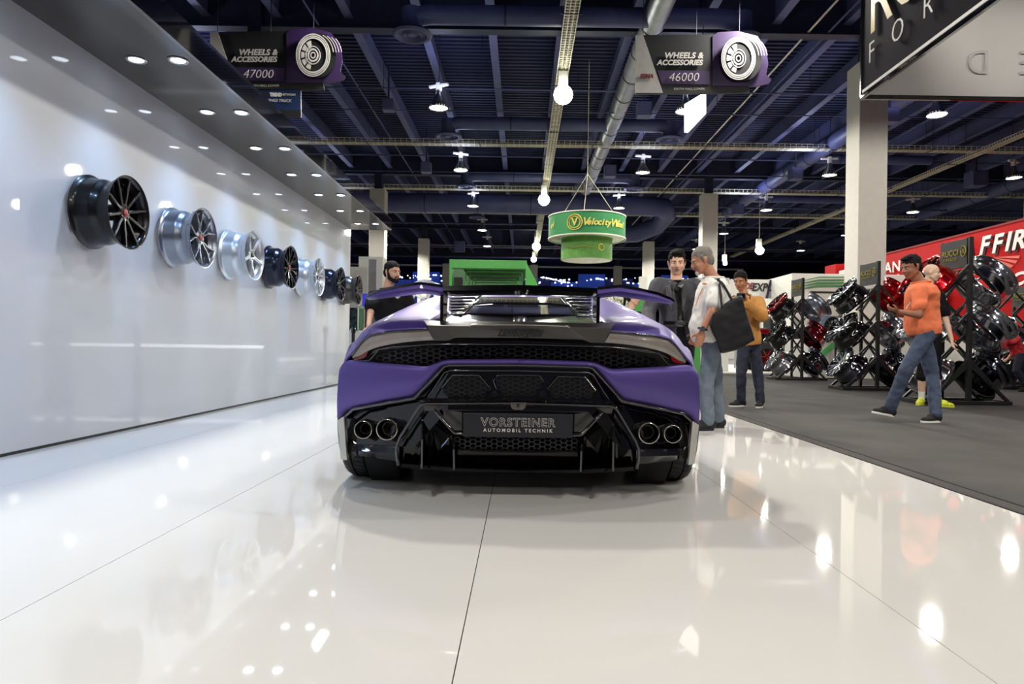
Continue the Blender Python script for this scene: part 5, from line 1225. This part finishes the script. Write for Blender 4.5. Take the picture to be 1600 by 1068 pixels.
# white flower plant right of the wing
c = U(966, 470, 13); t = thing('flower_arrangement', 'white flowers with green leaves glimpsed under the right wing tip', 'plant', (c.x, 13, 0))
m = MB(); m2 = MB(); rr = random.Random(3)
for i in range(60):
    p = c+Vector((rr.uniform(-.35, .25), rr.uniform(-.15, .15), rr.uniform(-.22, .16))); r = rr.uniform(.02, .045)
    for k in range(5):
        a = 2*pi*k/5; m.ell(p+Vector((cos(a)*r, -.01, sin(a)*r)), ((r*.7, 0, 0), (0, r*.4, 0), (0, 0, r*.7)), 6, 4)
for i in range(90):
    p = c+Vector((rr.uniform(-.4, .3), rr.uniform(-.15, .2), rr.uniform(-.5, .1))); d = Vector((rr.uniform(-1, 1), rr.uniform(-.5, .5), rr.uniform(-.3, 1))).normalized()
    m2.bar(p, p+d*.14, .05, .006, w2=.01)
m.build('blossoms', mat('petal', (226, 222, 205), .7), t, world=True)['kind'] = 'stuff'; m2.build('leaves', mat('leaf', (66, 120, 48), .6, var=.3), t, world=True)['kind'] = 'stuff'
MB().lathe([(.0001, 0), (.14, 0), (.19, .8), (.17, .8), (.12, .05), (.0001, .05)], 20).build('vase', M_wb, t)
MB().tube([(0, 0, .1), (0, 0, c.z-.2)], .05, 6).build('stems', mat('leaf', (66, 120, 48)), t)
t = thing('green_panel', 'low green panel behind the woman with the ponytail', 'panel', (1.9, 15, 0))
c0, c1 = U(958, 540, 15), U(1012, 466, 15); MB().box((c0.x, 15, 0), (c1.x, 15.1, c1.z)).build('panel_board', M_green, t, world=True)
c0, c1 = U(1076, 562, 13), U(1095, 520, 13)
t = thing('green_panel', 'green strip seen between the car and the man in white', 'panel', (c0.x, 13, 0)); MB().box((c0.x, 13, 0), (c1.x, 13.1, c1.z)).build('panel_board', M_green, t, world=True)
# white building-like wall pieces behind suit man
t = thing('white_partition', 'white partition between the man in the suit and the man in white', 'partition', (4.3, 22, 0))
c0, c1 = U(1085, 540, 22), U(1140, 434, 22); MB().box((c0.x, 22, 0), (c1.x, 22.2, c1.z)).build('panel_board', M_wb, t, world=True, bevel=.01)
c0, c1 = U(998, 540, 26), U(1012, 432, 26); t = thing('white_partition', 'narrow white panel left of the man in the suit', 'partition', (c0.x, 26, 0)); MB().box((c0.x, 26, 0), (c1.x, 26.2, c1.z)).build('panel_board', M_wb, t, world=True)
# expo banner
D = 26.0; t = thing('expo_banner', 'white banner lettered EXPO behind the man in the tan jacket', 'banner', U(1190, 450, D))
MB().prism([U(1140, 436, D), U(1241, 437, D), U(1241, 466, D), U(1140, 466, D)], (0, .06, 0)).build('banner_board', M_wb, t, world=True)
text('EXPO', mat('ink', (28, 28, 34), .6), U(1192, 449, D-.03), (1, 0, 0), (0, 0, 1), 17*D/F, t, shear=.25, offset=.012, sx=.8)
text('DE', mat('ink_red', (130, 40, 44), .6), U(1170, 447, D-.03), (1, 0, 0), (0, 0, 1), 14*D/F, t, shear=.25, offset=.01, sx=.7)
MB().prism([U(1206, 437, D-.02), U(1241, 437, D-.02), U(1241, 466, D-.02), U(1199, 466, D-.02)], (0, .015, 0)).build('picture_panel', mat('picture_grey', (150, 150, 160), .6, var=.3, vscale=4), t, world=True)
MB().prism([U(1203, 437, D-.03), U(1207, 437, D-.03), U(1200, 466, D-.03), U(1196, 466, D-.03)], (0, .012, 0)).build('purple_stripe', M_spur, t, world=True)
for i in range(9):
    a = radians(20+i*22); c = U(1224, 456, D-.04); MB().bar(c+Vector((.06*cos(a), 0, .06*sin(a))), c+Vector((.36*cos(a), 0, .36*sin(a))), .02, .01, up=(0, 1, 0), w2=.09).build('printed_ray', mat('ink_purple', (70, 62, 96), .6), t, world=True)
for q in (1213, 1221):
    c = U(q, 462, D-.05); MB().tube([c+Vector((.05*cos(a), 0, .05*sin(a))) for a in [2*pi*i/14 for i in range(14)]], .015, 5, closed=True).build('printed_ring', M_swht, t, world=True)
for q in (1150, 1232): c = U(q, 466, D); MB().box((c.x-.03, D, 0), (c.x+.03, D+.06, c.z)).build('post', M_gray, t, world=True)
# green striped white booth
D = 24; t = thing('striped_booth', 'low white booth with three green stripes left of the red wall', 'booth', U(1290, 450, D))
c0, c1 = U(1237, 470, D), U(1325, 428, D)
MB().box((c0.x, D, 0), (c1.x+3.5, D+3, c1.z)).build('booth_body', M_wb, t, world=True, bevel=.01)
for k in range(4):
    p0, p1, p2 = U(1258, 437+k*4, D-.05), U(1279, 432+k*4.2, D-.05), U(1320, 432+k*4.2, D-.05); h_ = .03+.012*k
    MB().prism([p0, p1, p2, p2-Vector((0, 0, h_)), p1-Vector((0, 0, h_)), p0-Vector((0, 0, h_*.6))], (0, .03, 0)).build('green_stripe', mat('stripe_green', (48, 120, 62), .6), t, world=True)
# white counters behind the racks with the green wave
D = 17.9; t = thing('white_counter', 'long low white platform with a green wave behind the wheel racks', 'platform', (9, D, 0))
c0, c1 = U(1262, 575, D), U(1480, 527, D)
MB().box((c0.x, D, -.03), (14.5, D+1.6, c1.z*.92)).build('counter_body', M_wb, t, world=True, bevel=.01)
pw = [U(1268, 562, D-.03), U(1300, 535, D-.03), U(1330, 519, D-.03), U(1420, 512, D-.03), U(1420, 517, D-.03), U(1330, 526, D-.03), U(1302, 545, D-.03), U(1275, 566, D-.03)]
pw = [Vector((p.x, p.y, min(p.z, c1.z*.9))) for p in pw]
MB().prism(pw, (0, .02, 0)).build('green_wave', mat('wave_green', (92, 190, 100), .6), t, world=True)
tag(MB().box((2.4, 21.05, -.028), (9.5, 32, .0)).build('white_platform', M_wb), 'distant white floor strip beyond the grey aisle, behind the man in the tan jacket', 'platform')
# display shelves in the booth
D = 21.8; t = thing('display_board', 'pale framed picture board between the farthest and middle racks', 'board', U(1295, 480, D))
c0, c1 = U(1268, 520, D), U(1320, 458, D); MB().box((c0.x, D, 0), (c1.x, D+.1, c1.z)).build('board', M_wb, t, world=True, bevel=.01)
MB().box((c0.x+.2, D-.02, c0.z+.1), (c1.x-.1, D, c0.z+.55)).build('picture', mat('picture_blue', (96, 112, 140), .5, var=.5, vscale=3), t, world=True)
MB().box((c0.x-.05, D-.03, c1.z), (c1.x+.05, D+.1, c1.z+.05)).build('top_frame', M_mblack, t, world=True)
# off-road buggy
D = 22.6; c = U(1196, 575, D); t = thing('off_road_buggy', 'black off-road buggy with big knobby tyres behind the man in the tan jacket', 'buggy', (c.x, D, 0))
def bugwheel(x, y):
    z = Matrix.Translation((x, y, .46)) @ Matrix.Rotation(radians(80), 4, 'X')
    MB().lathe([(.27, -.15), (.42, -.16), (.46, -.10), (.46, .10), (.42, .16), (.27, .15)], 36, z, closed=True).build('tyre', M_rubber, t, world=True)
    m = MB()
    for k in range(22):
        a = 2*pi*k/22
        for zz in (-.11, 0, .11): m.bar(z @ Vector((.45*cos(a), .45*sin(a), zz-.035)), z @ Vector((.45*cos(a), .45*sin(a), zz+.035)), .08, .06, up=tuple(z.to_3x3() @ Vector((cos(a), sin(a), 0))))
    m.build('tread_knobs', M_rubber, t, world=True)['kind'] = 'stuff'
    MB().lathe([(.0001, .05), (.2, .05), (.27, .14), (.27, -.1), (.0001, -.1)], 24, z).build('rim', M_mblack, t, world=True)
    for k in range(6):
        a = 2*pi*k/6; MB().bar(z @ Vector((.04*cos(a), .04*sin(a), .1)), z @ Vector((.24*cos(a), .24*sin(a), .13)), .05, .03).build('spoke', R_red, t, world=True)
bx_ = c.x
bugwheel(bx_, D); bugwheel(bx_+2.0, D+.1); bugwheel(bx_+.1, D+1.6); bugwheel(bx_+2.1, D+1.7)
MB().prism([(bx_-.5, D+.2, .75), (bx_+2.6, D+.2, .75), (bx_+2.7, D+.2, 1.15), (bx_+1.6, D+.2, 1.35), (bx_-.3, D+.2, 1.45), (bx_-.6, D+.2, 1.1)], (0, 1.2, 0)).build('body', M_black, t, world=True, bevel=.05)
for k in range(4):
    x = bx_-.3+.65*k; MB().prism([(x, D+.15, 1.28), (x+.5, D+.15, 1.22), (x+.5, D+.15, 1.36), (x+.05, D+.15, 1.42)], (0, .06, 0)).build('red_panel', R_red, t, world=True, bevel=.01)
MB().box((bx_-.4, D+.3, .4), (bx_+2.4, D+1.3, .75)).build('chassis', M_mblack, t, world=True, bevel=.03)
for y in (D+.25, D+1.35): MB().tube([(bx_-.4, y, 1.4), (bx_+.1, y, 2.0), (bx_+1.3, y, 2.05), (bx_+2.1, y, 1.3)], .035, 8).tube([(bx_+.7, y, 1.3), (bx_+.7, y, 2.02)], .03, 8).build('roll_cage', M_mblack, t, world=True, smooth=True)
for x in (bx_+.1, bx_+1.3): MB().tube([(x, D+.25, 2.02), (x, D+1.35, 2.02)], .035, 8).build('roll_cage', M_mblack, t, world=True, smooth=True)
MB().box((bx_+.3, D+.4, 1.3), (bx_+.75, D+1.2, 1.85)).build('seat', M_mblack, t, world=True, bevel=.08)
for x in (bx_, bx_+2.0): MB().bar((x, D+.2, .5), (x+.3, D+.5, 1.0), .04).bar((x+.1, D+.15, .55), (x+.15, D+.35, 1.15), .05).build('suspension', M_chrome, t, world=True)
# red booth wall
RX = 15.1
t = thing('red_booth_wall', 'long red booth wall with large white AFFIR lettering', 'booth wall', (RX, 26, 0))
M_redw = mat('red_wall', (168, 22, 24), .7, spec=.15, var=.05, vscale=.6); M_redd = mat('red_dark', (120, 16, 20), .7); M_redl2 = mat('red_light', (206, 92, 78), .6)
MB().box((RX, 12, 0), (RX+.3, 32.6, 4.78)).build('wall_panel', M_redw, t, world=True)
MB().box((RX-.02, 12, 4.74), (RX+.32, 32.6, 4.80)).build('top_trim', M_redd, t, world=True)
MB().box((RX-.03, 12, 2.35), (RX, 21.5, 2.55)).build('lower_band', M_redd, t, world=True)
def rw(px, py):
    D = RX*F/(px-VX-3); p = U(px, py, D); return Vector((RX-.03, p.y, p.z))
tp = rw(1560, 388)
M_wl = mat('letter_white', (226, 220, 214), .5); M_ld = mat('letter_shadow', (70, 10, 14), .5)
for ch, px, py in (('A', 1513, 389), ('F', 1540, 385), ('F', 1560, 382), ('I', 1577, 379), ('R', 1594, 376)):
    p = rw(px, py)
    text(ch, M_ld, p+Vector((.01, -.05, -.05)), (0, -1, 0), (0, 0, 1), .80, t, shear=.25, offset=.03, extrude=.01, sx=1.15)
    text(ch, M_wl, p+Vector((-.03, 0, 0)), (0, -1, 0), (0, 0, 1), .80, t, shear=.25, offset=.022, extrude=.01, sx=1.15)
for ch, px, py in (('A', 1391, 419), ('N', 1404, 417)):
    text(ch, M_wl, rw(px, py)+Vector((-.03, 0, 0)), (0, -1, 0), (0, 0, 1), .62, t, offset=.006, extrude=.01, sx=1.3)
for ch, px, py in (('H', 1396, 433), ('E', 1407, 432)):
    text(ch, M_wl, rw(px, py)+Vector((-.03, 0, 0)), (0, -1, 0), (0, 0, 1), .26, t, extrude=.01)
text('C', M_wl, rw(1592, 437)+Vector((-.03, 0, 0)), (0, -1, 0), (0, 0, 1), .55, t, shear=.3, offset=.02, sx=1.6)
c = rw(1551, 402)
for i in range(11):
    a = radians(198+i*14.4); e = c+Vector((0, -1.3*cos(a), 1.1*sin(a)*.55)); e2 = c+Vector((0, -1.3*cos(a+.14), 1.1*sin(a+.14)*.55))
    MB().prism([c, e, e2], (.02, 0, 0)).build('sunburst_ray', M_redl2, t, world=True)
MB().box((14.4, 31.5, 0), (15.1, 32.6, 4.7)).build('end_pillar', M_redw, t, world=True)
t = thing('white_tower', 'narrow white tower at the left end of the red booth wall', 'tower', (12.6, 27, 0))
c0, c1 = U(1320, 540, 27), U(1346, 421, 27); MB().box((c0.x, 27, 0), (c1.x, 27.6, c1.z)).build('tower_body', M_wb, t, world=True, bevel=.02)
# silver show car at the right edge
t = thing('white_show_car', 'pale silver-white car nose at the right edge of the picture', 'car', (12.6, 16, 0))
m = MB(); R_ = []
def CX(px, py, D=15.6): return U(px, py, D)
prof = [(1566, 585), (1566, 560), (1574, 545), (1592, 530), (1625, 521), (1700, 518), (1760, 540), (1765, 590)]
rings = []
for k, (dy, sc) in enumerate([(0, .92), (.25, 1.0), (.9, 1.03), (1.5, 1.0), (1.8, .9)]):
    rings.append([Vector(((p:=CX(a, b)).x*1.0+(1-sc)*.6, 15.4+dy, .25+(p.z-.25)*sc)) for a, b in prof])
m.loft(rings); m.build('body', mat('car_silver', (200, 206, 200), .25, metal=.3, coat=1), t, world=True, remesh=.04, sm=6)
MB().box((11.1, 15.38, .15), (12.7, 15.5, .35)).build('lower_grille', M_mblack, t, world=True, bevel=.03)
for x in (11.9, 14.2):
    MB().lathe([(.20, -.1), (.31, -.12), (.33, 0), (.31, .12), (.20, .1)], 28, Matrix.Translation((x, 15.45, .33)) @ Matrix.Rotation(radians(90), 4, 'X'), closed=True).build('tyre', M_rubber, t, world=True)
    MB().lathe([(.0001, -.08), (.2, -.08), (.2, .08), (.0001, .08)], 24, Matrix.Translation((x, 15.45, .33)) @ Matrix.Rotation(radians(90), 4, 'X')).build('rim', R_sil, t, world=True)
# bent man in red
J = mk(13.0, .95, dict(head=(1582, 513), neck=(1577, 524), shL=(1572, 528, 12.9), shR=(1580, 530, 13.3), elL=(1560, 548, 12.8), elR=(1585, 548, 13.2), wrL=(1546, 556, 12.7), wrR=(1575, 560, 13), hdL=(1538, 561, 12.65), hdR=(1566, 564, 12.9), hip=(1592, 552), knL=(1588, 578, 12.85), knR=(1600, 578, 13.25), anL=(1604, 594, 12.95), anR=(1612, 594, 13.3)))
J.update(face=Vector((.3, -.9, -.3)), front=Vector((-.6, -.4, -.7)), hipr=Vector((.3, 1, 0)), toeL=Vector((-1, -.2, 0)), toeR=Vector((-1, -.2, 0)))
person('man in a red patterned shirt bending over beside the silver-white car', J, SK3, H_grey, cloth('redshirt', (186, 38, 44), var=.5, vscale=18), D_navy, M_mblack, hairstyle='crop', loose=.02)

# the booth's reception desk with its light strip, behind the car (seen mirrored in the display wall)
t = thing('reception_desk', 'low white booth desk with a glowing strip, behind the car', 'desk', (0, 12, 0))
MB().box((-2.0, 12.0, 0), (2.1, 12.7, .90)).build('desk_body', M_wb, t, world=True, bevel=.01)
MB().box((-2.05, 11.95, .90), (2.15, 12.75, .95)).build('desk_top', M_wb, t, world=True, bevel=.01)
MB().box((-2.0, 11.985, .63), (2.1, 12.0, .68)).build('light_strip', mat('strip_glow', (255, 255, 255), .5, emit=(250, 252, 255), estr=4), t, world=True)

# far booths: plain low partitions closing the view down the hall
for i, (x0, x1, z, Df, m_) in enumerate([(-20, -9.4, 4.4, 50, M_gray), (-6.8, -4.4, 4.9, 52, M_wb), (-4.2, 3.5, 3.6, 50, M_gray), (4.2, 8.8, 5.0, 51, M_wb), (11.6, 20, 4.6, 50, M_gray), (20.5, 34, 5.2, 52, M_wb)]):
    tt = thing('far_partition', 'plain %s booth partition far down the hall, %s' % ('grey' if m_ is M_gray else 'white', ['leftmost', 'behind the bearded man', 'behind the green booth', 'behind the man in the suit', 'behind the farthest rack', 'beyond the red wall'][i]), 'partition', (x0, Df, 0))
    MB().box((x0, Df, -.03), (x1, Df+.3, z)).build('panel_board', m_, tt, world=True)
    MB().box((x0, Df-.03, z-.1), (x1, Df, z)).build('top_edge', M_tray, tt, world=True)
# ---------------------------------------------------------------- lettering becomes plain mesh
dg = bpy.context.evaluated_depsgraph_get(); dg.update()
for o in [o for o in bpy.data.objects if o.type == 'FONT']:
    me = bpy.data.meshes.new_from_object(o.evaluated_get(dg)); me.name = 'lettering'
    n = bpy.data.objects.new('lettering_mesh', me); COL.objects.link(n); n.parent = o.parent; n.matrix_local = o.matrix_local.copy()
    bpy.data.objects.remove(o)
    n.name = 'lettering'
